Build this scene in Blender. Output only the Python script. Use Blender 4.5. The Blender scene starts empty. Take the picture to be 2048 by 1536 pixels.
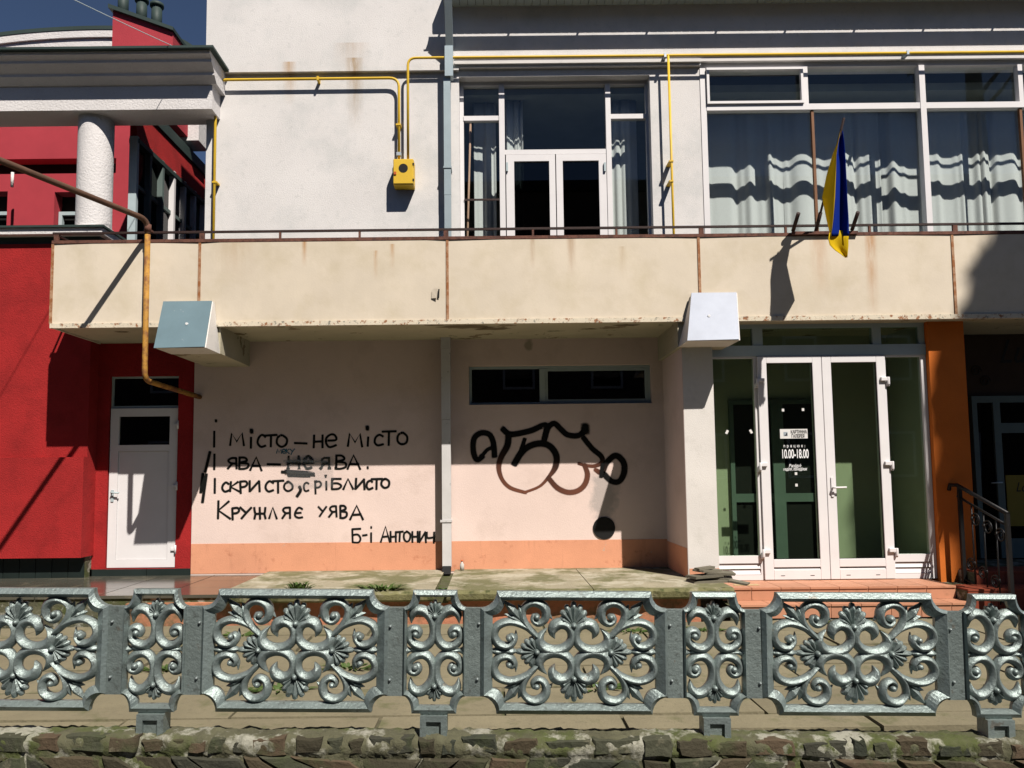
import bpy, math, random
from mathutils import Vector, Matrix
random.seed(7)
S = bpy.context.scene
COL = S.collection

# ------------------------------------------------------------------ camera
FPX = 1538.0; PITCH = math.radians(4.4); ROLL = 0.0105; SHX = 0.019; SHY = 0.0303; CZ = 1.446
_f = Vector((0, math.cos(PITCH), math.sin(PITCH)))
_r0 = Vector((1, 0, 0)); _u0 = Vector((0, -math.sin(PITCH), math.cos(PITCH)))
_u = (_u0*math.cos(ROLL) + _r0*math.sin(ROLL)).normalized()
_r = (_r0*math.cos(ROLL) - _u0*math.sin(ROLL)).normalized()
cam = bpy.data.cameras.new('camera'); cam_o = bpy.data.objects.new('camera', cam); COL.objects.link(cam_o)
cam.sensor_width = 36; cam.lens = FPX/2048*36; cam.shift_x = SHX; cam.shift_y = SHY
cam.clip_start = 0.05; cam.clip_end = 2000
m = Matrix((_r, _u, -_f)).transposed().to_4x4(); m.translation = Vector((0, 0, CZ)); cam_o.matrix_world = m
S.camera = cam_o

# ------------------------------------------------------------------ sky, sun, exposure
SUN = Vector((0.57, -1.0, 1.43)).normalized()          # towards the sun
elev = math.asin(SUN.z); azim = math.atan2(SUN.x, SUN.y)
w = bpy.data.worlds.new('World'); S.world = w; w.use_nodes = True
nt = w.node_tree; bg = nt.nodes['Background']
sky = nt.nodes.new('ShaderNodeTexSky'); sky.sky_type = 'NISHITA'; sky.sun_disc = False
sky.sun_elevation = elev; sky.sun_rotation = azim
sky.altitude = 7000; sky.air_density = 1.0; sky.dust_density = 0.0; sky.ozone_density = 1.0
nt.links.new(sky.outputs[0], bg.inputs[0]); bg.inputs[1].default_value = 0.07
sl = bpy.data.lights.new('sun', 'SUN'); so = bpy.data.objects.new('sun', sl); COL.objects.link(so)
sl.energy = 5.0; sl.angle = math.radians(0.5); sl.color = (1.0, 0.94, 0.86)
so.rotation_euler = SUN.to_track_quat('Z', 'Y').to_euler(); so.location = (8, -14, 22)
S.view_settings.view_transform = 'Standard'; S.view_settings.look = 'None'
S.cycles.diffuse_bounces = 1
S.view_settings.exposure = 0.33; S.view_settings.gamma = 1.0

# ------------------------------------------------------------------ helpers: photo pixel -> point on a plane at depth Y
def U(px, py, Y):
    d = _f + _r*((px - 1024 + SHX*2048)/FPX) + _u*((768 + SHY*2048 - py)/FPX)
    t = Y/d.y
    return d.x*t, CZ + d.z*t
def UX(px, py, Y): return U(px, py, Y)[0]
def UZ(px, py, Y): return U(px, py, Y)[1]
def UR(x0, y0, x1, y1, Y):
    xm, ym = (x0+x1)/2, (y0+y1)/2
    return UX(x0, ym, Y), UX(x1, ym, Y), UZ(xm, y1, Y), UZ(xm, y0, Y)   # X0 X1 Z0 Z1
def UP(px, py, Y):
    x, z = U(px, py, Y); return Vector((x, Y, z))

class MB:
    def __init__(s): s.v = []; s.f = []; s.mi = []; s.sm = []
    def add(s, vs, fs, mi=0, smooth=False):
        o = len(s.v); s.v += [tuple(v) for v in vs]
        for f in fs: s.f.append(tuple(i+o for i in f)); s.mi.append(mi); s.sm.append(smooth)
        return s
    def box(s, x0, x1, y0, y1, z0, z1, mi=0):
        if x0 > x1: x0, x1 = x1, x0
        if y0 > y1: y0, y1 = y1, y0
        if z0 > z1: z0, z1 = z1, z0
        vs = [(x0,y0,z0),(x1,y0,z0),(x1,y1,z0),(x0,y1,z0),(x0,y0,z1),(x1,y0,z1),(x1,y1,z1),(x0,y1,z1)]
        return s.add(vs, [(0,3,2,1),(4,5,6,7),(0,1,5,4),(1,2,6,5),(2,3,7,6),(3,0,4,7)], mi)
    def hexa(s, b, t, mi=0):        # bottom 4 and top 4 points, same winding (counter-clockwise from above)
        return s.add(list(b)+list(t), [(0,3,2,1),(4,5,6,7),(0,1,5,4),(1,2,6,5),(2,3,7,6),(3,0,4,7)], mi)
    def prism(s, poly, y0, y1, mi=0):     # polygon in XZ (counter-clockwise seen from -Y), extruded in Y
        n = len(poly)
        vs = [(p[0], y0, p[1]) for p in poly] + [(p[0], y1, p[1]) for p in poly]
        fs = [tuple(range(n)), tuple(range(2*n-1, n-1, -1))]
        for i in range(n): fs.append((i, i+n, (i+1) % n + n, (i+1) % n))
        return s.add(vs, fs, mi)
    def xprism(s, poly, x0, x1, mi=0):    # polygon in YZ extruded in X
        n = len(poly)
        vs = [(x0, p[0], p[1]) for p in poly] + [(x1, p[0], p[1]) for p in poly]
        fs = [tuple(range(n)), tuple(range(2*n-1, n-1, -1))]
        for i in range(n): fs.append((i, i+n, (i+1) % n + n, (i+1) % n))
        return s.add(vs, fs, mi)
    def tube(s, pts, r, n=10, mi=0, caps=True, smooth=True):
        pts = [Vector(p) for p in pts]; k = len(pts)
        rs = r if isinstance(r, (list, tuple)) else [r]*k
        t0 = (pts[1]-pts[0]).normalized()
        a = t0.orthogonal().normalized(); vs = []; prev = t0
        for i, p in enumerate(pts):
            t = ((pts[min(i+1, k-1)]-pts[max(i-1, 0)])).normalized()
            a = (a - t*a.dot(t)).normalized(); b = t.cross(a)
            for j in range(n):
                an = 2*math.pi*j/n
                vs.append(p + (a*math.cos(an)+b*math.sin(an))*rs[i])
        fs = []
        for i in range(k-1):
            for j in range(n):
                fs.append((i*n+j, i*n+(j+1) % n, (i+1)*n+(j+1) % n, (i+1)*n+j))
        s.add(vs, fs, mi, smooth)
        if caps:
            o = len(s.v)-len(vs)
            s.f.append(tuple(o+j for j in range(n-1, -1, -1))); s.mi.append(mi); s.sm.append(False)
            s.f.append(tuple(o+(k-1)*n+j for j in range(n))); s.mi.append(mi); s.sm.append(False)
        return s
    def mesh(s, name, mats):
        me = bpy.data.meshes.new(name); me.from_pydata(s.v, [], s.f)
        for mm in (mats if isinstance(mats, (list, tuple)) else [mats]): me.materials.append(mm)
        me.polygons.foreach_set('material_index', s.mi)
        me.polygons.foreach_set('use_smooth', s.sm)
        me.update(); return me
    def build(s, name, mats, parent=None):
        return link(name, s.mesh(name, mats), parent)

def link(name, data, parent=None, loc=None):
    o = bpy.data.objects.new(name, data); COL.objects.link(o)
    if loc is not None: o.location = loc
    if parent is not None: attach(o, parent)
    return o
WORLD = {}
def wmat(o):
    mm = Matrix.LocRotScale(o.location, o.rotation_euler, o.scale)
    if o.parent: mm = wmat(o.parent) @ o.matrix_parent_inverse @ mm
    return mm
def attach(o, parent):
    o.parent = parent; o.matrix_parent_inverse = wmat(parent).inverted()
def tag(o, label, cat, group=None):
    o['label'] = label; o['category'] = cat
    if group: o['group'] = group
    return o
def thing(name, loc, label, cat, group=None):
    return tag(link(name, None, None, loc), label, cat, group)
def struct(o):
    o['kind'] = 'structure'; return o
def box(name, mat, parent, x0, x1, y0, y1, z0, z1): return MB().box(x0, x1, y0, y1, z0, z1).build(name, mat, parent)
def bevel(o, wd, seg=2):
    b = o.modifiers.new('bevel', 'BEVEL'); b.width = wd; b.segments = seg; b.limit_method = 'ANGLE'; return o
def catmull(pts, n=6):
    P = [Vector(p) for p in pts]; out = []
    for i in range(len(P)-1):
        p0 = P[max(i-1, 0)]; p1 = P[i]; p2 = P[i+1]; p3 = P[min(i+2, len(P)-1)]
        for j in range(n):
            t = j/n
            out.append(0.5*((2*p1)+(p2-p0)*t+(2*p0-5*p1+4*p2-p3)*t*t+(3*p1-p0-3*p2+p3)*t**3))
    out.append(P[-1]); return out
def holes_wall(mb, x0, x1, z0, z1, y0, y1, holes):     # wall slab with rectangular holes, butted boxes
    xs = sorted({x0, x1, *[h[0] for h in holes], *[h[1] for h in holes]})
    for a, b in zip(xs, xs[1:]):
        hs = sorted([(h[2], h[3]) for h in holes if h[0] <= a+1e-6 and h[1] >= b-1e-6]); z = z0
        for h0, h1 in hs:
            if h0 > z: mb.box(a, b, y0, y1, z, h0)
            z = h1
        if z < z1: mb.box(a, b, y0, y1, z, z1)
    return mb

# ------------------------------------------------------------------ materials
def N(nt, typ, **kw):
    n = nt.nodes.new(typ)
    for k, v in kw.items(): setattr(n, k, v)
    return n
def ramp(nt, fac, a, b, ca=(0,0,0,1), cb=(1,1,1,1)):
    r = N(nt, 'ShaderNodeValToRGB'); r.color_ramp.elements[0].position = a; r.color_ramp.elements[1].position = b
    r.color_ramp.elements[0].color = ca; r.color_ramp.elements[1].color = cb
    nt.links.new(fac, r.inputs[0]); return r.outputs[0]
def mixc(nt, fac, a, b, blend='MIX'):
    x = N(nt, 'ShaderNodeMix', data_type='RGBA', blend_type=blend)
    for sock, v in ((x.inputs[0], fac), (x.inputs[6], a), (x.inputs[7], b)):
        if hasattr(v, 'is_linked') or isinstance(v, bpy.types.NodeSocket): nt.links.new(v, sock)
        elif isinstance(v, (int, float)): sock.default_value = v
        else: sock.default_value = (*v[:3], 1)
    return x.outputs[2]
def math_(nt, op, a, b=None, clamp=False):
    x = N(nt, 'ShaderNodeMath', operation=op); x.use_clamp = clamp
    for i, v in enumerate((a, b)):
        if v is None: continue
        if isinstance(v, bpy.types.NodeSocket): nt.links.new(v, x.inputs[i])
        else: x.inputs[i].default_value = v
    return x.outputs[0]
def noise(nt, vec, scale, detail=6, rough=0.6, stretch=None):
    if stretch:
        mp = N(nt, 'ShaderNodeMapping'); mp.inputs['Scale'].default_value = stretch
        nt.links.new(vec, mp.inputs[0]); vec = mp.outputs[0]
    n = N(nt, 'ShaderNodeTexNoise'); n.inputs['Scale'].default_value = scale
    n.inputs['Detail'].default_value = detail; n.inputs['Roughness'].default_value = rough
    nt.links.new(vec, n.inputs['Vector']); return n.outputs[0]
def mat(name, col, rough=0.8, metal=0.0, var=0.15, scale=3.0, bump=0.2, bscale=60.0, spots=None, streaks=None,
        grime=None, rnd=0.0, rndcol=None, spec=0.3, patches=None):
    """weathered surface: colour variation, fine relief, optional blotches (spots), vertical streaks, grime"""
    M = bpy.data.materials.new(name); M.use_nodes = True; nt = M.node_tree
    p = nt.nodes['Principled BSDF']; p.inputs['Roughness'].default_value = rough; p.inputs['Metallic'].default_value = metal
    p.inputs['Specular IOR Level'].default_value = spec
    tc = N(nt, 'ShaderNodeTexCoord').outputs['Object']
    if rnd:
        oi = N(nt, 'ShaderNodeObjectInfo')
        vm = N(nt, 'ShaderNodeVectorMath', operation='ADD'); cx = N(nt, 'ShaderNodeCombineXYZ')
        nt.links.new(math_(nt, 'MULTIPLY', oi.outputs['Random'], 37.0), cx.inputs[0])
        nt.links.new(math_(nt, 'MULTIPLY', oi.outputs['Random'], 91.0), cx.inputs[1])
        nt.links.new(tc, vm.inputs[0]); nt.links.new(cx.outputs[0], vm.inputs[1]); tc = vm.outputs[0]
    n1 = noise(nt, tc, scale)
    lo = tuple(c*(1-var) for c in col); hi = tuple(min(c*(1+var), .95) for c in col)
    c = mixc(nt, ramp(nt, n1, .3, .7), lo, hi)
    n2 = noise(nt, tc, scale*9, 4, .7)
    c = mixc(nt, 0.35*min(1, var*5), c, mixc(nt, n2, lo, hi))
    if rnd:
        if rndcol:
            cr = N(nt, 'ShaderNodeValToRGB'); cr.color_ramp.interpolation = 'CONSTANT'
            while len(cr.color_ramp.elements) < len(rndcol): cr.color_ramp.elements.new(.5)
            for i, e in enumerate(cr.color_ramp.elements):
                e.position = i/len(rndcol); e.color = (*rndcol[i], 1)
            nt.links.new(oi.outputs['Random'], cr.inputs[0]); c = mixc(nt, .75, c, cr.outputs[0])
        h = N(nt, 'ShaderNodeHueSaturation')
        nt.links.new(math_(nt, 'ADD', math_(nt, 'MULTIPLY', oi.outputs['Random'], 2*rnd), 1-rnd), h.inputs['Value'])
        nt.links.new(c, h.inputs['Color']); c = h.outputs[0]
    for (scol, sscale, a, b, amt) in (spots or []):
        k = math_(nt, 'MULTIPLY', ramp(nt, noise(nt, tc, sscale, 7, .65), a-.03, b-.05), amt)
        c = mixc(nt, k, c, scol)
    for (scol, sx, sz, a, b, amt) in (grime or []):
        k = math_(nt, 'MULTIPLY', ramp(nt, noise(nt, tc, 1.0, 5, .6, (sx, sx, sz)), a, b), amt)
        c = mixc(nt, k, c, scol)
    if streaks or patches:
        sep = N(nt, 'ShaderNodeSeparateXYZ'); nt.links.new(tc, sep.inputs[0])
        nz = noise(nt, tc, 1.0, 6, .65, (22, 22, 3.0))
    for (scol, xc, wd, zt, ln, amt) in (streaks or []):
        dx = math_(nt, 'ABSOLUTE', math_(nt, 'SUBTRACT', sep.outputs[0], xc))
        kx = math_(nt, 'SUBTRACT', 1.0, math_(nt, 'DIVIDE', dx, wd), True)
        dz = math_(nt, 'DIVIDE', math_(nt, 'SUBTRACT', zt, sep.outputs[2]), ln)
        kz = math_(nt, 'SUBTRACT', 1.0, dz, True)
        kz = math_(nt, 'MULTIPLY', kz, math_(nt, 'GREATER_THAN', dz, 0.0))
        k = math_(nt, 'MULTIPLY', math_(nt, 'MULTIPLY', kx, kz), ramp(nt, nz, .25, .52))
        c = mixc(nt, math_(nt, 'MULTIPLY', k, amt, True), c, scol)
    for (scol, xc, zc, rx, rz, amt) in (patches or []):
        dx = math_(nt, 'DIVIDE', math_(nt, 'SUBTRACT', sep.outputs[0], xc), rx)
        dz = math_(nt, 'DIVIDE', math_(nt, 'SUBTRACT', sep.outputs[2], zc), rz)
        d = math_(nt, 'SQRT', math_(nt, 'ADD', math_(nt, 'MULTIPLY', dx, dx), math_(nt, 'MULTIPLY', dz, dz)))
        d = math_(nt, 'ADD', d, math_(nt, 'MULTIPLY', math_(nt, 'SUBTRACT', noise(nt, tc, 9, 5), .5), 1.2))
        k = math_(nt, 'MULTIPLY', ramp(nt, d, .55, 1.0, (1,1,1,1), (0,0,0,1)), amt)
        c = mixc(nt, k, c, scol)
    nt.links.new(c, p.inputs['Base Color'])
    if bump:
        bn = N(nt, 'ShaderNodeBump'); bn.inputs['Strength'].default_value = bump; bn.inputs['Distance'].default_value = 0.01
        nt.links.new(noise(nt, tc, bscale, 5, .65), bn.inputs['Height']); nt.links.new(bn.outputs[0], p.inputs['Normal'])
    return M
def glass_mat(name, tint, refl=1.0, rough=0.0):
    M = bpy.data.materials.new(name); M.use_nodes = True; nt = M.node_tree
    nt.nodes.remove(nt.nodes['Principled BSDF']); out = nt.nodes['Material Output']
    t = N(nt, 'ShaderNodeBsdfTransparent'); t.inputs[0].default_value = (*tint, 1)
    g = N(nt, 'ShaderNodeBsdfGlossy'); g.inputs['Roughness'].default_value = rough; g.inputs[0].default_value = (refl, refl, refl, 1)
    lw_ = N(nt, 'ShaderNodeLayerWeight'); lw_.inputs[0].default_value = .5
    fr = math_(nt, 'ADD', .035, math_(nt, 'MULTIPLY', math_(nt, 'POWER', lw_.outputs['Facing'], 5.0), .9))
    mx = N(nt, 'ShaderNodeMixShader'); nt.links.new(fr, mx.inputs[0])
    nt.links.new(t.outputs[0], mx.inputs[1]); nt.links.new(g.outputs[0], mx.inputs[2]); nt.links.new(mx.outputs[0], out.inputs[0])
    return M
def cloth_mat(name, col, trans=0.4):
    M = bpy.data.materials.new(name); M.use_nodes = True; nt = M.node_tree
    nt.nodes.remove(nt.nodes['Principled BSDF']); out = nt.nodes['Material Output']
    d = N(nt, 'ShaderNodeBsdfDiffuse'); t = N(nt, 'ShaderNodeBsdfTranslucent'); mx = N(nt, 'ShaderNodeMixShader')
    tc = N(nt, 'ShaderNodeTexCoord').outputs['Object']
    c = mixc(nt, noise(nt, tc, 30, 4, .7), tuple(v*.85 for v in col), col)
    nt.links.new(c, d.inputs[0]); nt.links.new(c, t.inputs[0]); mx.inputs[0].default_value = trans
    nt.links.new(d.outputs[0], mx.inputs[1]); nt.links.new(t.outputs[0], mx.inputs[2]); nt.links.new(mx.outputs[0], out.inputs[0])
    return M
def spray_mat():
    M = bpy.data.materials.new('spray_paint'); M.use_nodes = True; nt = M.node_tree
    p = nt.nodes['Principled BSDF']; out = nt.nodes['Material Output']; p.inputs['Roughness'].default_value = .7
    p.inputs['Specular IOR Level'].default_value = .1
    at = N(nt, 'ShaderNodeAttribute', attribute_name='paint'); nt.links.new(at.outputs['Color'], p.inputs['Base Color'])
    tc = N(nt, 'ShaderNodeTexCoord').outputs['Object']
    nn = noise(nt, tc, 160, 3, .8)
    k = math_(nt, 'ADD', at.outputs['Alpha'], math_(nt, 'MULTIPLY', math_(nt, 'SUBTRACT', nn, .5), .55))
    k = math_(nt, 'MULTIPLY', ramp(nt, k, .12, .62), ramp(nt, at.outputs['Alpha'], .0, .25))
    t = N(nt, 'ShaderNodeBsdfTransparent'); mx = N(nt, 'ShaderNodeMixShader'); nt.links.new(k, mx.inputs[0])
    nt.links.new(t.outputs[0], mx.inputs[1]); nt.links.new(p.outputs[0], mx.inputs[2]); nt.links.new(mx.outputs[0], out.inputs[0])
    return M

RUST = (.28, .10, .03); DIRT = (.13, .11, .07); MOSS = (.07, .085, .025); SOOT = (.10, .11, .10)
YW = 9.23; YB = 8.2; YE = 8.46; YR = 9.05; YD = 9.25
M_white = mat('white_stucco', (.72, .69, .67), .9, var=.06, scale=1.3, bump=.35, bscale=90,
              spots=[((.42,.45,.44), 1.6, .52, .78, .45), ((.5,.5,.48), 14, .60, .75, .35)],
              streaks=[((.45,.27,.12), UX(580,150,YW), .10, UZ(580,128,YW), .55, .8), ((.36,.24,.12), UX(710,150,YW), .12, UZ(710,120,YW), .95, .9),
                       ((.45,.27,.12), UX(705,80,YW), .25, UZ(705,90,YW), .4, .35), ((.3,.32,.3), UX(640,10,YW), .6, UZ(640,-60,YW), .6, .5)])
M_white2 = mat('white_plaster', (.70, .66, .62), .9, var=.06, scale=2, bump=.3, bscale=90,
               spots=[((.45,.43,.38), 3, .6, .8, .5)])
M_pink = mat('pink_stucco', (.76, .60, .54), .9, var=.07, scale=1.1, bump=.3, bscale=80,
             spots=[((.55,.42,.36), 2.3, .55, .8, .5), ((.4,.36,.32), 25, .68, .8, .3)],
             patches=[((.25,.25,.24), UX(1208,990,YW), UZ(1208,990,YW), .2, .38, .55), ((.34,.29,.22), UX(1058,690,YW), UZ(1058,690,YW), .06, .09, .8)])
M_dado = mat('orange_dado_paint', (.70, .32, .19), .85, var=.10, scale=2.2, bump=.3, bscale=70,
             spots=[((.42,.14,.07), 7, .62, .75, .5), ((.5,.42,.34), 5, .70, .74, .8)], grime=[((.33,.13,.07), 9, 1.0, .6, .8, .5)])
zpt = UZ(800, 480, YB)
M_cream = mat('cream_panel_paint', (.69, .60, .48), .8, var=.09, scale=1.4, bump=.12, bscale=50,
              spots=[((.50,.42,.27), 2.2, .5, .8, .5), ((.44,.28,.12), 6, .70, .85, .35)],
              streaks=[((.45,.20,.05), UX(610,500,YB), .035, zpt, .3, .9), ((.45,.22,.07), UX(752,540,YB), .03, zpt-.12, .32, .7), ((.45,.22,.07), UX(785,530,YB), .035, zpt-.05, .3, .7),
                       ((.36,.2,.09), UX(1065,500,YB), .035, zpt, .35, .7), ((.36,.2,.09), UX(1142,500,YB), .06, zpt, .45, .75), ((.45,.2,.06), UX(1640,540,YB), .12, zpt, .7, .5),
                       ((.45,.2,.06), UX(1742,520,YB), .075, zpt, .95, .95), ((.40,.26,.12), UX(1245,520,YB), .05, zpt-.1, .4, .4), ((.42,.26,.12), UX(470,520,YB), .3, zpt, .5, .35)])
M_cream_edge = mat('cream_edge_strip', (.68, .60, .47), .8, var=.1, scale=5, bump=.3, bscale=60, spots=[(RUST, 18, .58, .66, .9), (SOOT, 30, .62, .68, .7)])
M_soffit = mat('soffit_paint', (.50, .45, .33), .9, var=.12, scale=2, bump=.3, bscale=50, spots=[((.2,.15,.09), 2.2, .63, .66, .8), ((.14,.15,.09), 5, .68, .72, .6)])
M_flake = mat('bare_concrete', (.20, .16, .10), 1, var=.3, scale=6, bump=.6)
M_red = mat('red_stucco', (.34, .016, .016), .85, var=.22, scale=2.2, bump=.8, bscale=70, spots=[((.22,.010,.010), 3, .52, .72, .6), ((.36,.06,.05), 40, .66, .72, .4)])
M_red2 = mat('rose_red_stucco', (.42, .045, .06), .9, var=.1, scale=2.2, bump=.5, bscale=110)
M_rwhite = mat('rough_white_render', (.70, .67, .66), .95, var=.07, scale=2, bump=1.0, bscale=38, spots=[((.3,.33,.3), 30, .68, .75, .5)])
M_darkmetal = mat('dark_green_roof_metal', (.035, .055, .05), .6, var=.2, bump=.1)
M_orange = mat('orange_stucco', (.62, .155, .02), .85, var=.08, bump=.35, bscale=90)
M_conc = mat('concrete_slab', (.205, .178, .112), .95, var=.2, scale=2.2, bump=.6, bscale=40, rnd=.08, spots=[(MOSS, 3.1, .58, .72, .55), ((.16,.14,.09), 18, .58, .7, .6)])
M_concw = mat('walkway_concrete', (.34, .30, .21), .95, var=.25, scale=1.8, bump=.7, bscale=45, spots=[((.48,.44,.34), 3.3, .54, .62, .7), ((.12,.12,.045), 2.2, .50, .62, .8), ((.2,.17,.11), 16, .58, .7, .5)])
M_moss = mat('mossy_concrete_edge', (.17, .16, .075), 1, var=.35, scale=5, bump=1.0, bscale=35, spots=[((.30,.27,.19), 6, .58, .7, .8), ((.05,.06,.02), 9, .56, .68, .8)])
M_dirt = mat('joint_dirt', (.09, .085, .05), 1, var=.4, scale=7, bump=.6, bscale=50, spots=[(MOSS, 5, .5, .65, .8)])
M_plinth = mat('orange_brick_plinth', (.50, .20, .11), .9, var=.2, scale=3, bump=.6, bscale=40, spots=[((.10,.10,.05), 3.3, .5, .68, .85), ((.3,.11,.06), 9, .6, .7, .6)])
M_asph = mat('asphalt', (.05, .05, .052), .95, var=.25, scale=3, bump=.6, bscale=70)
M_mortar = mat('old_mortar', (.095, .092, .055), 1, var=.4, scale=6, bump=1.0, bscale=38, spots=[(MOSS, 4, .5, .64, .85), ((.36,.35,.29), 7, .55, .66, .8)])
M_stone = mat('field_stone', (.085, .072, .045), .85, var=.5, scale=9, bump=1.0, bscale=30, rnd=.3,
              rndcol=[(.055,.048,.028), (.026,.036,.026), (.062,.046,.026), (.042,.048,.030), (.022,.026,.020), (.066,.042,.025)],
              spots=[((.05,.06,.025), 6, .54, .7, .7), ((.20,.18,.12), 11, .64, .74, .5)])
M_silver = mat('silver_fence_paint', (.225, .27, .26), .40, metal=.5, var=.22, scale=7, bump=.5, bscale=60, spec=.5, rnd=.06, spots=[((.10,.11,.10), 26, .62, .70, .6), ((.16,.11,.07), 11, .68, .74, .5)])
M_bolt = mat('bolt_metal', (.25, .28, .28), .5, metal=.6, var=.2, bump=.2)
M_wframe = mat('white_frame', (.76, .73, .73), .45, var=.04, bump=.05, spec=.4)
M_gframe = mat('grey_frame', (.42, .50, .52), .5, var=.08, bump=.05, spec=.4)
M_dframe = mat('dark_frame', (.13, .17, .16), .55, var=.1, bump=.05)
M_rub = mat('black_gasket', (.01, .01, .01), .7, var=.1, bump=0)
M_rusty = mat('rusty_iron', (.15, .065, .045), .8, metal=.1, var=.35, scale=9, bump=.5, bscale=60, spots=[((.06,.03,.025), 14, .5, .65, .7)])
M_rusttrim = mat('rust_stained_trim', (.42, .25, .15), .85, var=.25, scale=10, bump=.4, spots=[(RUST, 12, .45, .62, .9)])
M_rail = mat('dark_red_rail', (.035, .018, .015), .6, var=.3, scale=9, bump=.3)
M_yel = mat('yellow_gas_paint', (.72, .46, .03), .5, var=.08, scale=5, bump=.1, spec=.4, spots=[((.35,.2,.02), 20, .68, .75, .6)])
M_yrust = mat('rusty_yellow_pipe_paint', (.42, .21, .035), .7, var=.25, scale=6, bump=.35, spots=[((.18,.07,.03), 7, .48, .62, .9)])
M_brownpipe = mat('brown_pipe', (.10, .05, .03), .75, var=.3, scale=6, bump=.35)
M_galv = mat('galvanised_sheet', (.42, .47, .52), .45, metal=.35, var=.1, scale=3, bump=.12, bscale=20, spots=[((.55,.55,.56), 5, .62, .7, .6)])
M_dpipe = mat('drainpipe_paint', (.62, .60, .59), .55, var=.1, scale=4, bump=.1, spots=[((.25,.25,.25), 14, .66, .72, .7)])
M_gpipe = mat('zinc_drainpipe', (.36, .43, .46), .45, metal=.3, var=.1, scale=4, bump=.1)
M_black = mat('matt_black', (.008, .008, .008), .7, var=.1, bump=0)
M_iron = mat('black_wrought_iron', (.015, .014, .014), .45, metal=.3, var=.2, bump=.2)
M_terra = mat('terracotta_tile', (.50, .235, .14), .6, var=.12, scale=4, bump=.15, rnd=.08, spots=[((.32,.16,.09), 9, .6, .74, .5)])
M_brick = mat('red_brown_tile', (.23, .05, .025), .6, var=.15, scale=4, bump=.15, rnd=.12)
M_blacktile = mat('dark_plinth_tile', (.018, .026, .024), .3, var=.2, scale=4, bump=.08, rnd=.15)
M_polish = mat('polished_floor_tile', (.085, .08, .062), .16, var=.25, scale=3, bump=.04, bscale=15, rnd=.1, spec=.6, spots=[((.22,.19,.13), 3, .58, .72, .6)])
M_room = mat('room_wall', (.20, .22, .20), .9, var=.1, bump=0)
M_vest = mat('vestibule_wall', (.48, .48, .38), .85, var=.05, bump=.1)
M_floor = mat('lobby_floor', (.16, .13, .09), .5, var=.1, bump=0)
M_slate = mat('slate', (.15, .135, .10), .8, var=.3, scale=8, bump=.5, rnd=.25)
M_leafg = mat('weed_leaf', (.06, .10, .02), .7, var=.3, bump=0)
M_bark = mat('bark', (.10, .075, .05), .9, var=.3, bump=.5)
M_crown = mat('tree_leaf', (.05, .085, .02), .7, var=.3, bump=0)
M_bottle = mat('bottle_plastic', (.55, .52, .48), .3, var=.1, bump=0)
M_cap = mat('orange_cap', (.55, .12, .03), .4, var=.1, bump=0)
M_paper = mat('paper', (.72, .70, .68), .8, var=.05, bump=0)
M_card = mat('cardboard', (.50, .36, .20), .9, var=.1, bump=.1)
M_ink = mat('black_ink', (.012, .012, .012), .6, var=0.05, bump=0)
M_wprint = mat('white_print', (.80, .80, .80), .6, var=.03, bump=0)
M_poster = mat('yellow_poster', (.28, .20, .02), .6, var=.1, bump=0)  # yellow darkened in the colour itself to stand in for shade
M_wood = mat('pole_wood', (.45, .26, .17), .6, var=.15, bump=.1)
M_brownbar = mat('brown_bar', (.20, .09, .04), .6, var=.2, bump=.1)
M_glass = glass_mat('window_glass', (.95, .98, .985)); M_glassg = glass_mat('green_door_glass', (.80, .87, .79)); M_dkglass = glass_mat('dark_glass', (.10, .12, .12))
M_curtain = cloth_mat('curtain_cloth', (.86, .84, .80), .2)
M_fblue = cloth_mat('flag_blue', (.012, .035, .30), .25); M_fyel = cloth_mat('flag_yellow', (.80, .55, .02), .35)
M_spray = spray_mat()

# ------------------------------------------------------------------ ground
ZG = -0.75
g = MB().add([(-300,-300,ZG),(300,-300,ZG),(300,300,ZG),(-300,300,ZG)], [(0,1,2,3)]).build('street_ground', M_asph); struct(g)

# forecourt with concrete slabs
fc = MB().box(-8.5, 9.0, 4.505, 7.62, ZG+.004, -.022).build('forecourt', M_dirt); struct(fc)
rows = [4.475, 4.74, 5.33, 5.93, 6.53, 7.13, 7.62]
for i, (a, b) in enumerate(zip(rows, rows[1:])):
    x = -8.4 + random.uniform(0, .9); L = 1.62 if i % 2 else 1.48
    while x < 8.6:
        x2 = min(x+L+random.uniform(-.05, .05), 8.9); dz = random.uniform(-.008, .006)
        o = MB().hexa([(x+.012,a+.012,-.06),(x2-.012,a+.012,-.06),(x2-.012,b-.012,-.06),(x+.012,b-.012,-.06)],
                  [(x+.012,a+.012,dz+random.uniform(-.004,.004)),(x2-.012,a+.012,dz+random.uniform(-.004,.004)),(x2-.012,b-.012,dz),(x+.012,b-.012,dz)]).build('slab', M_conc, fc)
        x = x2

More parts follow.
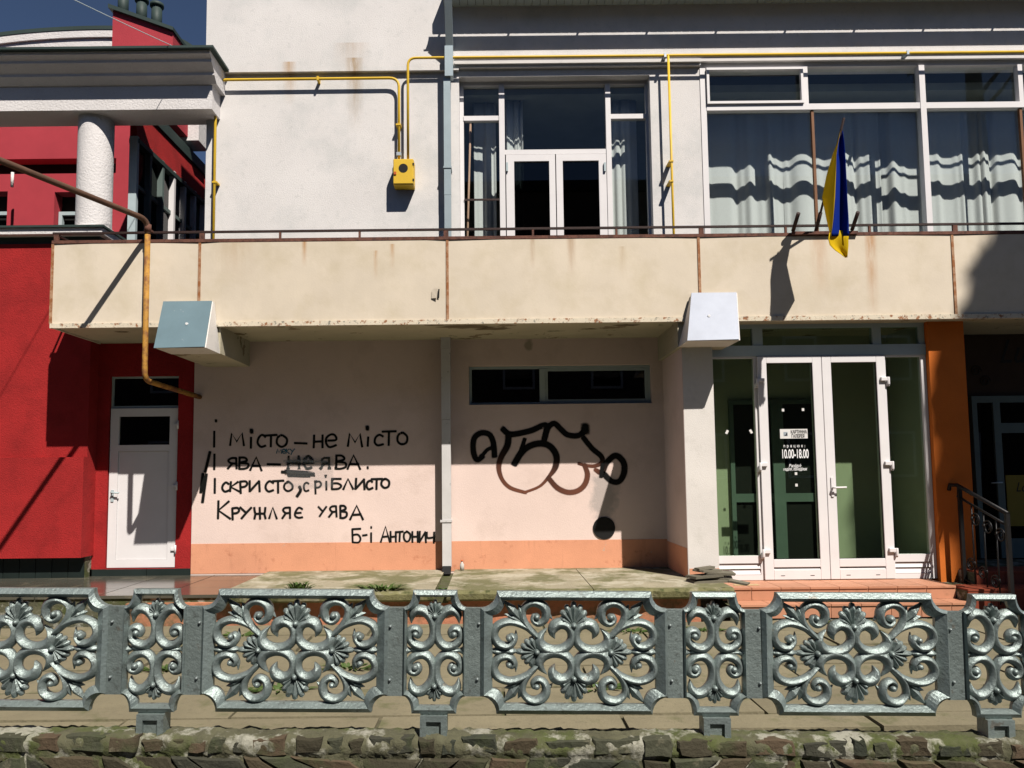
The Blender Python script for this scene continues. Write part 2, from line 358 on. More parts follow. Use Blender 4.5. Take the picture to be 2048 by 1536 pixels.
# walkway: thick concrete slabs on an orange plinth
ZWK = UZ(700, 1141, YW)
YF = 7.52
xr = UX(1470, 1180, YF); xg = UX(872, 1180, YF); xl = UX(436, 1180, YF)
wk = MB().box(-3.62, 2.02, 7.66, YW+.02, ZG+.004, ZWK-.11).build('walkway', M_plinth); struct(wk)
def slab_irreg(name, x0, x1, parent, seed, mats):
    rnd = random.Random(seed); n = max(6, int((x1-x0)/.07)); vs = []; fs = []; mi = []
    zt, zb = ZWK, ZWK-.10
    ring = []
    for i in range(n+1):
        x = x0+(x1-x0)*i/n; j = rnd.uniform(-.012, .012) + (.03 if rnd.random() < .06 else 0)
        for (y, z) in ((YW+.0, zt), (YF+.10, zt), (YF+.025+j, zt-.004), (YF+j, zt-.028+rnd.uniform(-.006,.006)), (YF+.008+j, zb+.02), (YF+.03+j*.5, zb), (7.75, zb-.002)):
            vs.append((x, y, z))
    k = 7
    for i in range(n):
        for j in range(k-1):
            fs.append((i*k+j, i*k+j+1, (i+1)*k+j+1, (i+1)*k+j)); mi.append(0 if j == 0 else 1)
    fs.append(tuple(range(k))); mi.append(1); fs.append(tuple(n*k+j for j in range(k-1, -1, -1))); mi.append(1)
    mb = MB(); mb.v = vs; mb.f = fs; mb.mi = mi; mb.sm = [False]*len(fs)
    return mb.build(name, mats, parent)
slab_irreg('slab', xl, xg-.02, wk, 1, [M_concw, M_moss])
slab_irreg('slab', xg+.10, UX(1175,1160,8.0), wk, 2, [M_concw, M_moss])
slab_irreg('slab', UX(1175,1160,8.0)+.008, xr, wk, 3, [M_concw, M_moss])
MB().box(xg-.03, xg+.11, YF+.12, YW, ZWK-.13, ZWK-.045).build('drain_channel', M_dirt, wk)

# polished tile platform in front of the red door
ZPL = UZ(280, 1151, YD)
pf = MB().box(-8.5, xl-.012, 7.72, YD+.02, ZG+.004, ZPL-.014).build('door_platform', M_mortar); struct(pf)
for i in range(7):
    for j in range(3):
        x1 = xl-.02-i*.62; x0 = x1-.608; y0 = 7.70+j*.515
        MB().box(x0, x1, y0, min(y0+.507, YD), ZPL-.03, ZPL).build('floor_tile', M_polish, pf)

# entrance steps with terracotta tiles
ZE = UZ(1650, 1160, YE-.02); YS1 = 7.95; YS2 = 7.70; ZE2 = ZE-.13
xs0 = xr+.004; xs1 = UX(1912, 1175, YS1)
st = MB().box(xs0, xs1, YS1+.012, 9.4, ZG+.004, ZE-.014).box(xs0+.002, xs1-.002, YS2+.012, YS1+.012, ZG+.006, ZE2-.014).build('entrance_steps', M_mortar); struct(st)
def tile_run(x0, x1, L, fn):
    x = x0
    while x < x1-.03:
        x2 = min(x+L, x1); fn(x+.003, x2-.003); x = x2
for k in range(2):
    tile_run(xs0, xs1, .297, lambda a, b: MB().box(a, b, YS1-.012+k*.30, YS1+.284+k*.30, ZE-.02, ZE).build('tread_tile', M_terra, st))
tile_run(xs0, xs1, .297, lambda a, b: MB().box(a, b, YS1, YS1+.011, ZE2+.001, ZE-.022).build('riser_tile', M_terra, st))
tile_run(xs0+.1, xs1, .297, lambda a, b: MB().box(a, b, YS2-.012, YS1-.002, ZE2-.02, ZE2).build('tread_tile', M_terra, st))
tile_run(xs0+.1, xs1, .297, lambda a, b: MB().box(a, b, YS2, YS2+.011, .002, ZE2-.022).build('riser_tile', M_terra, st))

# shop steps on the right
sh = MB().box(xs1+.004, 9, 7.78, 9.4, ZG+.004, ZE-.03).box(xs1+.3, 9, 8.12, 9.4, ZE-.03, ZE+.10).build('shop_steps', M_mortar); struct(sh)
tile_run(xs1+.006, 7.5, .297, lambda a, b: (MB().box(a, b, 7.76, 8.1, ZE-.03, ZE-.012).build('tread_tile', M_brick, sh), MB().box(a, b, 7.765, 7.779, .002, ZE-.032).build('riser_tile', M_brick, sh)))
tile_run(xs1+.31, 7.5, .297, lambda a, b: (MB().box(a, b, 8.09, 8.5, ZE+.10, ZE+.118).build('tread_tile', M_brick, sh), MB().box(a, b, 8.104, 8.118, ZE-.01, ZE+.099).build('riser_tile', M_brick, sh)))

# ------------------------------------------------------------------ retaining wall of field stones
SL = -0.0150                                           # the street falls slightly to the right
def zslope(x): return SL*x
YFN = 3.40
ZT = UZ(985, 1463, YFN)
XA, XB = -3.4, 3.7
rnd = random.Random(5); vs = []; fs = []; nseg = 430
from mathutils import noise as mn
prof_ = [(3.455, ZG-ZT), (3.455, -.03), (3.452, -.006), (3.44, .0), (3.42, .0), (3.40, .0), (3.375, .0), (3.35, -.001), (3.33, -.004), (3.32, -.014), (3.314, -.026), (3.312, -.04), (3.312, -.055), (3.316, -.068), (3.322, -.082)]
prof_ += [(3.322-.0006*k, -.094-.012*k) for k in range(20)]+[(3.29, ZG-ZT)]
for i in range(nseg+1):
    x = XA+(XB-XA)*i/nseg
    for (y, z) in prof_:
        q = Vector((x*26, y*26, z*26)); d = mn.noise(q)*.010+mn.noise(q*2.7)*.008+mn.noise(q*.3)*.008
        e = 0 if z < -.5 else 1
        vs.append((x, y-d*e*(1 if y < 3.36 else .3), z+ZT+zslope(x)+(d*e if z > -.05 else 0)))
k_ = len(prof_)
for i in range(nseg):
    for j in range(k_-1): fs.append((i*k_+j, (i+1)*k_+j, (i+1)*k_+j+1, i*k_+j+1))
rw = MB().add(vs, fs, 0, True).build('retaining_wall', M_mortar)
tag(rw, 'low retaining wall of brown field stones in mortar carrying the silver fence', 'wall')
def stone(poly, frame, depth, rnd):
    """angular field stone: flat tilted face with chipped rim"""
    n = len(poly); c = Vector((sum(p[0] for p in poly)/n, sum(p[1] for p in poly)/n)); vs = []
    tx, ty = rnd.uniform(-.10, .10), rnd.uniform(-.16, .16)
    for (s_, h) in ((1.04, -.03), (1.0, depth*.35), (.90, depth)):
        for p in poly:
            q = c+(Vector(p)-c)*s_
            vs.append(frame(q.x, q.y, h+(rnd.uniform(-.0015, .0015)+tx*(q.x-c.x)+ty*(q.y-c.y) if h > 0 else 0)))
    vs.append(frame(c.x+rnd.uniform(-.02,.02), c.y, depth*rnd.uniform(.98, 1.06)))
    fs = []
    for k in range(2):
        for i in range(n): fs.append((k*n+i, k*n+(i+1) % n, (k+1)*n+(i+1) % n, (k+1)*n+i))
    for i in range(n): fs.append((2*n+i, 2*n+(i+1) % n, 3*n))
    return MB().add(vs, fs, 0, False)
front_frame = lambda u, v, h: (u, 3.3265-h, ZT+zslope(u)+v)
def chip(a, b, rnd, j):      # an edge broken up into two uneven pieces
    t = rnd.uniform(.3, .7); return [a, (a[0]+(b[0]-a[0])*t+rnd.uniform(-j, j), a[1]+(b[1]-a[1])*t+rnd.uniform(-j, j))]
rnd = random.Random(21)
u = XA+.03
while u < XB-.2:             # capping course of long flat stones
    wd = rnd.choice((.09, .14, .17, .19, .21)); a, b = u+.004, u+wd-.004; t0, t1 = .003-rnd.uniform(0, .020), -.066+rnd.uniform(-.006, .006)
    c4 = [(a+rnd.uniform(0,.015), t1), (b-rnd.uniform(0,.015), t1+rnd.uniform(-.004,.006)), (b-rnd.uniform(0,.022), t0), (a+rnd.uniform(0,.022), t0-rnd.uniform(0,.012))]
    poly = []
    for i in range(4): poly += chip(c4[i], c4[(i+1) % 4], rnd, .009)
    stone(poly, front_frame, rnd.uniform(.012, .022), rnd).build('stone', M_stone, rw); u += wd
def tri_course(v0, v1, wd, seed, gap):
    """polygonal rubble: quads and triangles wedged together"""
    rnd = random.Random(seed); top = XA+.02; bot = XA+.02-wd*.4
    while top < XB-.25:
        k = rnd.random()
        dt, db = (wd*rnd.uniform(.8, 1.3), wd*rnd.uniform(.1, .5)) if k < .38 else ((wd*rnd.uniform(.1, .45), wd*rnd.uniform(.8, 1.3)) if k < .7 else (wd*rnd.uniform(.7, 1.1), wd*rnd.uniform(.7, 1.1)))
        if bot-top > .12: dt += .10
        if top-bot > .12: db += .10
        q = [Vector((bot, v0)), Vector((bot+db, v0+rnd.uniform(-.01,.01))), Vector((top+dt, v1+rnd.uniform(-.012,.006))), Vector((top, v1))]
        c = sum(q, Vector((0,0)))/4; c4 = []
        for p in q:
            d = (c-p); c4.append(tuple(p+d.normalized()*min(gap*1.4, d.length*.4)))
        poly = []
        for i in range(4): poly += chip(c4[i], c4[(i+1) % 4], rnd, .007)
        stone(poly, front_frame, rnd.uniform(.010, .024), rnd).build('stone', M_stone, rw)
        top += dt; bot += db
tri_course(-.205, -.076, .17, 31, .006)
tri_course(-.37, -.207, .2, 32, .007)

# ------------------------------------------------------------------ cast fence
ZM = 0.000803*YFN/4.36; HK = YFN/4.36*1.25
WS = 1.32
def resample(ctrl, n=5):
    return catmull([(p[0], p[1], p[2] if len(p) > 2 else 0) for p in ctrl], n)
def band(mb, ctrl, ctr, h=.036, base=0.0, n=5, sc=1.0):
    """ctrl: (x, y, width) in panel units, y down; half-round cast band swept along the curve"""
    P = resample([(p[0], p[1], p[2]*WS) for p in ctrl], n); k = len(P); prof = [(-1,0),(-1,.30),(-.97,.36),(-.10,.97),(.10,.97),(.97,.36),(1,.30),(1,0)]
    vs = []
    for i, p in enumerate(P):
        t = Vector((P[min(i+1,k-1)].x-P[max(i-1,0)].x, P[min(i+1,k-1)].y-P[max(i-1,0)].y))
        t = t.normalized() if t.length > 0 else Vector((1,0)); nn = Vector((-t.y, t.x)); wv = max(p.z, 2)/2
        hh = HK*h*min(1.2, .3+wv/34)
        for (a, b) in prof:
            vs.append(((p.x+nn.x*a*wv-ctr[0])*ZM, -(base+hh*b), -(p.y+nn.y*a*wv-ctr[1])*ZM))
    fs = []; m_ = len(prof)
    for i in range(k-1):
        for j in range(m_-1): fs.append((i*m_+j, i*m_+j+1, (i+1)*m_+j+1, (i+1)*m_+j))
        fs.append((i*m_+m_-1, i*m_, (i+1)*m_, (i+1)*m_+m_-1))
    fs.append(tuple(range(m_-1,-1,-1))); fs.append(tuple((k-1)*m_+j for j in range(m_)))
    mb.add(vs, fs, 0, True)
    return mb
def kite(mb, pts, ctr, h=.022, base=.006):
    """ridged leaf: outline points, ridge from first to last via the middle"""
    n = len(pts); c = (sum(p[0] for p in pts)/n, sum(p[1] for p in pts)/n)
    vs = [((p[0]-ctr[0])*ZM, -base, -(p[1]-ctr[1])*ZM) for p in pts]+[((c[0]-ctr[0])*ZM, -(base+h)*HK, -(c[1]-ctr[1])*ZM)]
    vs += [((p[0]-ctr[0])*ZM, 0, -(p[1]-ctr[1])*ZM) for p in pts]
    fs = [(i, (i+1) % n, n) for i in range(n)]+[(i, i+n+1, (i+1) % n+n+1, (i+1) % n) for i in range(n)]
    fs.append(tuple(range(2*n, n, -1)))
    mb.add(vs, fs); return mb
def ball(mb, c, r, ctr, h):
    vs = []; fs = []; n = 10
    for k, (s, hh) in enumerate(((1, 0), (.9, .5), (.6, .85))):
        for j in range(n):
            a = 2*math.pi*j/n; vs.append(((c[0]+math.cos(a)*r*s-ctr[0])*ZM, -h*hh, -(c[1]+math.sin(a)*r*s-ctr[1])*ZM))
    vs.append(((c[0]-ctr[0])*ZM, -h, -(c[1]-ctr[1])*ZM))
    for k in range(2):
        for j in range(n): fs.append((k*n+j, k*n+(j+1) % n, (k+1)*n+(j+1) % n, (k+1)*n+j))
    for j in range(n): fs.append((2*n+j, 2*n+(j+1) % n, 3*n))
    mb.add(vs, fs, 0, True); return mb
def palmette(mb, c, ang0, lens, spread, wid, ctr, stem):
    n = len(lens)
    for i, L in enumerate(lens):
        a = ang0+math.radians(-spread+2*spread*i/(n-1)); d = Vector((math.cos(a), math.sin(a))); q = Vector((-d.y, d.x)); C = Vector(c)
        pts = [C+d*12-q*5, C+d*12+q*5, C+d*L*.72+q*wid*.5, C+d*L*.95+q*wid*.30, C+d*L, C+d*L*.95-q*wid*.30, C+d*L*.72-q*wid*.5]
        m_ = len(pts); cc = C+d*L*.74
        vs = [((p[0]-ctr[0])*ZM, -.012, -(p[1]-ctr[1])*ZM) for p in pts]
        vs += [((p[0]-ctr[0])*ZM, 0, -(p[1]-ctr[1])*ZM) for p in pts]
        vs += [((cc.x-ctr[0])*ZM, -.034, -(cc.y-ctr[1])*ZM), ((C.x+d.x*14-ctr[0])*ZM, -.020, -(C.y+d.y*14-ctr[1])*ZM)]
        R, B = 2*m_, 2*m_+1
        fs = [(0,1,B), (1,2,R,B), (2,3,R), (3,4,R), (4,5,R), (5,6,R), (6,0,B,R)]
        fs += [(j, j+m_, (j+1) % m_+m_, (j+1) % m_) for j in range(m_)]+[tuple(range(2*m_-1, m_-1, -1))]
        mb.add(vs, fs)
    ball(mb, c, 24, ctr, .042)
    band(mb, stem, ctr, .026, 0, 3); return mb
def mirror(ctrl, ctr, sx, sy):
    return [((p[0]-ctr[0])*sx+ctr[0], (p[1]-ctr[1])*sy+ctr[1], *p[2:]) for p in ctrl]
def arc(c, r0x, r0y, a0, a1, n):
    return [(c[0]+r0x*math.cos(math.radians(a0+(a1-a0)*i/n)), c[1]+r0y*math.sin(math.radians(a0+(a1-a0)*i/n))) for i in range(n+1)]
def notched(W, H, bx, by, n=6):
    """rectangle W,H (half sizes) with concave quarter-round corners, panel units, closed loop"""
    q = arc((W, -H), W-bx, H-by, 180, 90, n)            # right-top corner: from (bx,-H) to (W,-by)
    L = q+[(x, -y) for x, y in reversed(q)]
    L += [(-x, y) for x, y in reversed(L)]
    return L
def ring(mb, loops, close_back=True):
    n = len(loops[0][0]); vs = []
    for loop, h in loops:
        for (x, y) in loop: vs.append((x*ZM, -h, -y*ZM))
    fs = []
    for k in range(len(loops)-1):
        for i in range(n): fs.append((k*n+i, (k+1)*n+i, (k+1)*n+(i+1) % n, k*n+(i+1) % n))
    k = len(loops)-1
    for i in range(n): fs.append((k*n+i, i, (i+1) % n, k*n+(i+1) % n))
    mb.add(vs, fs); return mb
CW = (752, 487); CN = (1718, 487)
o_ = notched(641, 412, 532, 296); mid = notched(618, 378, 512, 280); inn = notched(560, 348, 478, 246)
wide_mesh = ring(MB(), [(o_, 0), (o_, .030), (mid, .050), (inn, .020), (inn, 0)]).mesh('panel_frame', M_silver)
WS = 1.36
topS = [(505,392,26),(440,330,36),(405,270,36),(402,208,34),(440,166,40),(492,156,46),(542,180,48),(562,225,46),(548,276,40),(505,299,34),(470,275,26),(476,244,20),(496,240,14)]
sideS = [(505,392,26),(425,322,36),(315,287,40),(228,315,44),(200,380,46),(236,440,46),(300,452,42),(340,414,34),(326,382,26),(304,386,16)]
cenS = [(568,330,4),(527,375,34),(515,420,52),(545,465,62),(610,484,60),(680,468,52),(728,425,46),(738,370,44),(715,320,48),(668,298,56),(622,314,60),(604,358,42),(622,402,4)]
sub = {}
def addsub(key, name, fn): sub.setdefault(key, []).append((name, fn(MB()).mesh(name, M_silver)))
for sx in (1, -1):
    for sy in (1, -1):
        mr = lambda c, sx=sx, sy=sy: mirror(c, CW, sx, sy)
        addsub('w', 'scroll', lambda mb: ball(band(band(mb, mr(topS), CW), mr([(545,190,16),(578,238,24),(606,270,4)]), CW, .022), mr([(496,252)])[0], 25, CW, .040))
        addsub('w', 'scroll', lambda mb: ball(band(band(mb, mr(sideS), CW), mr([(342,440,14),(352,400,22),(353,345,4)]), CW, .022), mr([(306,398)])[0], 25, CW, .040))
        addsub('w', 'scroll', lambda mb: band(mb, mr(cenS), CW, .034))
        addsub('w', 'corner_leaf', lambda mb: kite(kite(kite(mb, mr([(258,134),(352,182),(408,296),(312,246)])[::sx*sy], CW, .03), mr([(272,236),(338,224),(415,302),(330,284)])[::sx*sy], CW, .022), mr([(366,166),(412,195),(418,300),(366,252)])[::sx*sy], CW, .022))
addsub('w', 'palmette', lambda mb: palmette(mb, (752,308), -math.pi/2, [108,132,150,165,150,132,108], 62, 50, CW, [(752,300,30),(752,350,30),(752,400,12)]))
addsub('w', 'palmette', lambda mb: palmette(mb, (752,668), math.pi/2, [108,132,150,158,150,132,108], 62, 50, CW, [(752,670,30),(752,620,30),(752,570,12)]))
addsub('w', 'palmette', lambda mb: palmette(mb, (498,489), math.pi, [112,118,122,150,122,118,112], 66, 46, CW, [(498,489,26),(550,489,34),(615,488,14)]))
addsub('w', 'palmette', lambda mb: palmette(mb, (1006,489), 0, [112,118,122,150,122,118,112], 66, 46, CW, [(1006,489,26),(954,489,34),(889,488,14)]))
for sx in (1, -1):
    addsub('w', 'finial', lambda mb: band(mb, mirror([(360,487,12),(320,487,38),(270,487,26),(225,487,40),(190,487,24)], CW, sx, 1), CW, .03))
# narrow post panel
o_ = notched(212, 412, 152, 297); mid = notched(204, 385, 135, 283); inn = notched(192, 365, 105, 268)
pm = ring(MB(), [(o_, 0), (o_, .034), (mid, .044), (inn, .018), (inn, 0)])
for s in (-1, 1):
    pm.box(min(s*200, s*336)*ZM, max(s*200, s*336)*ZM, -.026, 0.0, -300*ZM, 294*ZM)
post_mesh = pm.mesh('post_panel', M_silver)
nS = [(1552,305,4),(1560,245,40),(1595,212,52),(1650,225,52),(1695,285,44),(1708,360,42),(1690,425,46),(1640,462,50),(1580,448,46),(1542,405,40),(1548,352,40),(1585,338,38),(1612,362,32),(1602,392,26),(1582,388,20)]
for sx in (1, -1):
    for sy in (1, -1):
        addsub('n', 'scroll', lambda mb: ball(band(mb, mirror(nS, CN, sx, sy), CN, .032), mirror([(1585,375)], CN, sx, sy)[0], 27, CN, .040))
    addsub('n', 'finial', lambda mb: band(mb, mirror([(1522,487,44),(1555,487,20),(1605,487,34),(1640,487,6)], CN, sx, 1), CN, .026))
addsub('n', 'palmette', lambda mb: palmette(mb, (1718,250), -math.pi/2, [66,84,98,112,98,84,66], 60, 34, CN, [(1718,245,24),(1718,300,34),(1718,420,14)]))
addsub('n', 'palmette', lambda mb: palmette(mb, (1718,722), math.pi/2, [66,84,98,108,98,84,66], 60, 34, CN, [(1718,727,24),(1718,680,34),(1718,560,14)]))
def foot(mb):
    ox = lambda a: a*ZM
    mb.box(ox(-92), ox(92), -.030, .030, -ox(600), -ox(395))
    for (a, b, c, d) in ((-92,-50,425,600), (50,92,425,600), (-50,50,425,462), (-50,50,575,600)):
        mb.box(ox(a), ox(b), -.046, -.030, -ox(d), -ox(c))
    return mb
addsub('n', 'foot', foot)
bolt_mesh = ball(MB(), (0, 0), 11, (0, 0), .012).mesh('bolt', M_bolt)
fence_c = UP(985, 1466, YFN)
fence = thing('cast_fence', (0, YFN, ZT), 'silver painted cast iron fence of wide and narrow scrollwork panels on the stone wall', 'fence')
def place(meshname, mesh, key, px, py):
    p = UP(px, py, YFN); o = link(meshname, mesh, None, p); o.rotation_euler = (random.uniform(-.012,.012), -SL*-1*1.0 if False else -math.atan(SL)*-1*-1, 0)
    o.rotation_euler.y = -math.atan(SL)
    attach(o, fence)
    for nm, me in sub[key]:
        c = bpy.data.objects.new(nm, me); COL.objects.link(c); c.parent = o
    if key == 'n':
        for s in (-1, 1):
            for v in (-190, 175):
                c = bpy.data.objects.new('bolt', bolt_mesh); COL.objects.link(c); c.parent = o
                c.location = (s*300*ZM+random.uniform(-.004,.004), -.026, v*ZM+random.uniform(-.01,.01))
for px, py in ((36, 1295), (593, 1298), (1147, 1302), (1705, 1305)): place('panel_frame', wide_mesh, 'w', px, py)
for px, py in ((314, 1297), (870, 1300), (1426, 1304), (1983, 1308)): place('post_panel', post_mesh, 'n', px, py)

# ------------------------------------------------------------------ gallery building
gb = thing('gallery_building', (0.6, YW, 0.0), 'white and pink two-storey gallery with a long cream balcony and glazed entrance', 'building')
ZS = UZ(700, 648, YB)                       # soffit
ZPT = UZ(1000, 474, YB)                     # parapet top
ZBF = ZS+.16                                # balcony floor
XL = UX(412, 300, YW); XBL = UX(104, 570, YB); XR = 8.2
# lower wall with slit window
xn = UX(1330, 900, YW)                      # niche corner
wx0, wx1, wz0, wz1 = UR(938, 730, 1303, 808, YW)
XPL = UX(386, 900, YW)
lw = holes_wall(MB(), XPL, xn+.05, ZWK-.3, ZS+.02, YW, YW+.3, [(wx0, wx1, wz0, wz1)]).build('lower_wall', M_pink, gb)
zd = UZ(850, 1083, YW)
MB().box(XPL+.001, xn, YW-.004, YW+.002, ZWK-.02, zd).build('dado', M_dado, gb)
# slit window: frame, panes
def window_frame(mb, x0, x1, z0, z1, y0, y1, t, tb=None):
    tb = tb or t
    mb.box(x0, x0+t, y0, y1, z0, z1); mb.box(x1-t, x1, y0, y1, z0, z1)
    mb.box(x0+t, x1-t, y0, y1, z1-tb, z1); mb.box(x0+t, x1-t, y0, y1, z0, z0+tb); return mb
yw = YW+.07
sw = window_frame(MB(), wx0+.002, wx1-.002, wz0+.002, wz1-.002, yw, yw+.06, .03).build('slit_window', M_gframe, gb)
xm = UX(1085, 770, yw)
box('mullion', M_gframe, sw, xm-.035, xm+.035, yw-.004, yw+.058, wz0+.034, wz1-.034)
window_frame(MB(), xm+.037, wx1-.034, wz0+.034, wz1-.034, yw+.006, yw+.05, .028).build('sash', M_gframe, sw)
box('pane', M_dkglass, sw, wx0+.03, xm-.034, yw+.03, yw+.036, wz0+.03, wz1-.03)
box('pane', M_dkglass, sw, xm+.06, wx1-.06, yw+.03, yw+.036, wz0+.06, wz1-.06)
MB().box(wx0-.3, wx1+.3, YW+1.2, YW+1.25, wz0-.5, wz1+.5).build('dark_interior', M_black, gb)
# round vent
vx, vz = U(1208, 1056, YW)
vm = MB(); nn = 24
vm.add([(vx+.132*math.cos(2*math.pi*i/nn)*k, YW-.012, vz+.132*math.sin(2*math.pi*i/nn)*k) for k in (1, .9) for i in range(nn)]
       + [(vx+.132*math.cos(2*math.pi*i/nn)*k, YW+.0, vz+.132*math.sin(2*math.pi*i/nn)*k) for k in (1, .9) for i in range(nn)],
       [(i, (i+1) % nn, nn+(i+1) % nn, nn+i) for i in range(nn)]+[(2*nn+i, 2*nn+(i+1) % nn, (i+1) % nn, i) for i in range(nn)]+[(nn+i, nn+(i+1) % nn, 3*nn+(i+1) % nn, 3*nn+i) for i in range(nn)])
vent = vm.build('vent_ring', M_black, gb)
MB().add([(vx+.12*math.cos(2*math.pi*i/nn), YW-.003, vz+.12*math.sin(2*math.pi*i/nn)) for i in range(nn)], [tuple(range(nn))]).build('vent_opening', M_black, vent)

# entrance pier (white front, pink niche side)
YC = 8.27; xc0 = xn; xc1 = UX(1431, 900, YC)
ep = MB().box(xc0, xc1, YC, YW+.3, ZE-.3, ZS+.01).build('entrance_pier', M_white2, gb)
box('niche_side', M_pink, ep, xc0-.004, xc0+.001, YC+.004, YW, ZWK-.02, ZS+.01)
box('niche_dado', M_dado, ep, xc0-.007, xc0-.003, YC+.01, YW-.002, ZWK-.02, zd-.02)
box('pier_foot', M_dado, ep, xc0+.01, xc1, YC-.004, YC+.001, ZE-.1, UZ(1400,1137,YC))
# orange pier
xo0 = UX(1868, 900, YE-.06); xo1 = UX(1941, 900, YE-.06)
box('orange_pier', M_orange, gb, xo0, xo1, YE-.06, YW+.3, ZE-.3, ZS+.01)

# vestibule behind the glazed entrance
vb = MB(); yv = 9.25
vb.box(xc1-.02, xo0+.02, yv, yv+.05, ZE-.02, ZS+.02)
vb.box(xc1+.001, xc1+.02, YE+.1, yv, ZE-.02, ZS+.02); vb.box(xo0-.02, xo0-.001, YE+.1, yv, ZE-.02, ZS+.02)
vest = vb.build('vestibule_wall', M_vest, gb)
# inner door
ix0, ix1, iz0, iz1 = UR(1462, 800, 1655, 1130, yv-.03); iz0 = ZE
idr = window_frame(MB(), ix0, ix1, iz0, iz1, yv-.05, yv-.002, .05).build('inner_door', M_dframe, gb)
ixm = (ix0+ix1)/2; zr = UZ(1560, 995, yv)
MB().box(ixm-.07, ixm+.07, yv-.045, yv-.003, iz0+.05, iz1-.05).box(ix0+.05, ixm-.07, yv-.044, yv-.004, zr-.05, zr+.05).box(ixm+.07, ix1-.05, yv-.044, yv-.004, zr-.05, zr+.05).build('door_rails', M_dframe, idr)
MB().box(ix0+.05, ix1-.05, yv-.02, yv-.012, iz0+.05, iz1-.05).build('pane', M_black, idr)

# entrance frame and doors
ex0 = xc1+.004; ex1 = xo0-.004
y0, y1 = YE, YE+.07
zt0 = UZ(1650, 706, YE); ztop = ZS+.005
ztr1 = UZ(1650, 690, YE); ztr0 = UZ(1650, 655, YE)
fx = [UX(p, 900, YE) for p in (1431, 1519, 1777, 1871)]
ef = MB()
ef.box(ex0, ex1, y0, y1, ztr0, ztop); ef.box(ex0, ex1, y0-.012, y1, zt0-.03, ztr1)          # head and transom bar
for a, b in ((ex0, ex0+.03), (UX(1505,672,YE), UX(1525,672,YE)), (UX(1745,672,YE), UX(1762,672,YE)), (UX(1838,672,YE), ex1)):
    ef.box(a, b, y0+.001, y1-.001, ztr1, ztr0)
frm = ef.build('entrance_transom', M_gframe, gb)
for a, b in ((ex0+.03, UX(1505,672,YE)), (UX(1525,672,YE), UX(1745,672,YE)), (UX(1762,672,YE), UX(1838,672,YE))):
    box('pane', M_glassg, frm, a-.003, b+.003, y0+.03, y0+.036, ztr1-.003, ztr0+.003)
zb0 = ZE+.004; zp = UZ(1480, 1112, YE)
def sidelight(xa, xb, frame_mat, lt, rt):
    f = MB().box(xa, xa+lt, y0, y1, zb0, zt0-.03).box(xb-rt, xb, y0, y1, zb0, zt0-.03).box(xa+lt, xb-rt, y0, y1, zt0-.05, zt0-.03).box(xa+lt, xb-rt, y0, y1, zb0, zb0+.055).box(xa+lt, xb-rt, y0, y1, zp-.08, zp).build('sidelight', frame_mat, gb)
    box('pane', M_glassg, f, xa+lt-.002, xb-rt+.002, y0+.03, y0+.036, zp-.002, zt0-.048)
    hh = (zp-.08)-(zb0+.055)
    for k in range(2):
        z0_ = zb0+.055+k*hh/2
        MB().xprism([(y0+.004, z0_+.004), (y0+.03, z0_+.004), (y0+.03, z0_+hh/2-.004), (y0+.022, z0_+hh/2-.004)], xa+lt, xb-rt).build('louvre_slat', M_wframe, f)
    return f
sidelight(ex0, fx[1], M_wframe, .012, .03)
sidelight(fx[2], ex1, M_wframe, .012, .055)
def door_leaf(xa, xb, hinge_right, handle):
    t = .10; ya, yb = y0-.025, y0+.05; zt_ = zt0-.035; zb_ = zb0+.004
    lo = UZ(1600, 1118, YE)
    d = MB().box(xa, xa+t, ya, yb, zb_, zt_).box(xb-t, xb, ya, yb, zb_, zt_).box(xa+t, xb-t, ya, yb, zt_-.075, zt_).box(xa+t, xb-t, ya, yb, zb_, zb_+.105).box(xa+t, xb-t, ya, yb, lo-.085, lo).build('entrance_door', M_wframe, gb)
    bevel(d, .004)
    box('pane', M_glassg, d, xa+t-.002, xb-t+.002, y0+.008, y0+.014, lo-.002, zt_-.073)
    g1 = window_frame(MB(), xa+t, xb-t, lo, zt_-.075, y0-.012, y0+.0, .006).build('gasket', M_rub, d)
    h0, h1 = zb_+.105, lo-.085
    MB().xprism([(ya+.006, h0+.002), (ya+.03, h0+.002), (ya+.03, h1-.004), (ya+.024, h1-.012)], xa+t, xb-t).build('kick_slat', M_wframe, d)
    for k in (.13, .22): pass
    for px_ in (-1, 1):
        xx = (xa+xb)/2+px_*.16; box('weep_slot', M_rub, d, xx-.022, xx+.022, ya-.002, ya+.002, zb_+.04, zb_+.046)
    hx = xb-.02 if hinge_right else xa+.02; s = 1 if hinge_right else -1
    for zc in (UZ(1600, 762, YE), UZ(1600, 930, YE), UZ(1600, 1103, YE)):
        hb = MB().tube([(hx+s*.035, ya-.022, zc-.055), (hx+s*.035, ya-.022, zc+.03)], .016, 10)
        hb.box(min(hx-s*.045, hx+s*.03), max(hx-s*.045, hx+s*.03), ya-.030, ya+.001, zc-.012, zc+.03)
        hb.box(min(hx+s*.02, hx+s*.05), max(hx+s*.02, hx+s*.05), ya-.020, ya+.03, zc-.07, zc-.02)
        bevel(hb.build('hinge', M_wframe, d), .006)
    if handle:
        hx = xa+.055; hz = UZ(1665, 975, YE)
        hm = MB().box(hx-.014, hx+.014, ya-.012, ya+.001, hz-.10, hz+.11).tube([(hx, ya-.008, hz), (hx, ya-.05, hz), (hx+.015, ya-.056, hz), (hx+.13, ya-.056, hz+.002)], .010, 8)
        hm.tube([(hx, ya-.016, hz-.055), (hx, ya-.001, hz-.055)], .010, 10)
        hm.build('door_handle', M_wframe, d)
    return d
xmid = UX(1650, 930, YE)
dl = door_leaf(fx[1]+.002, xmid-.003, False, False)
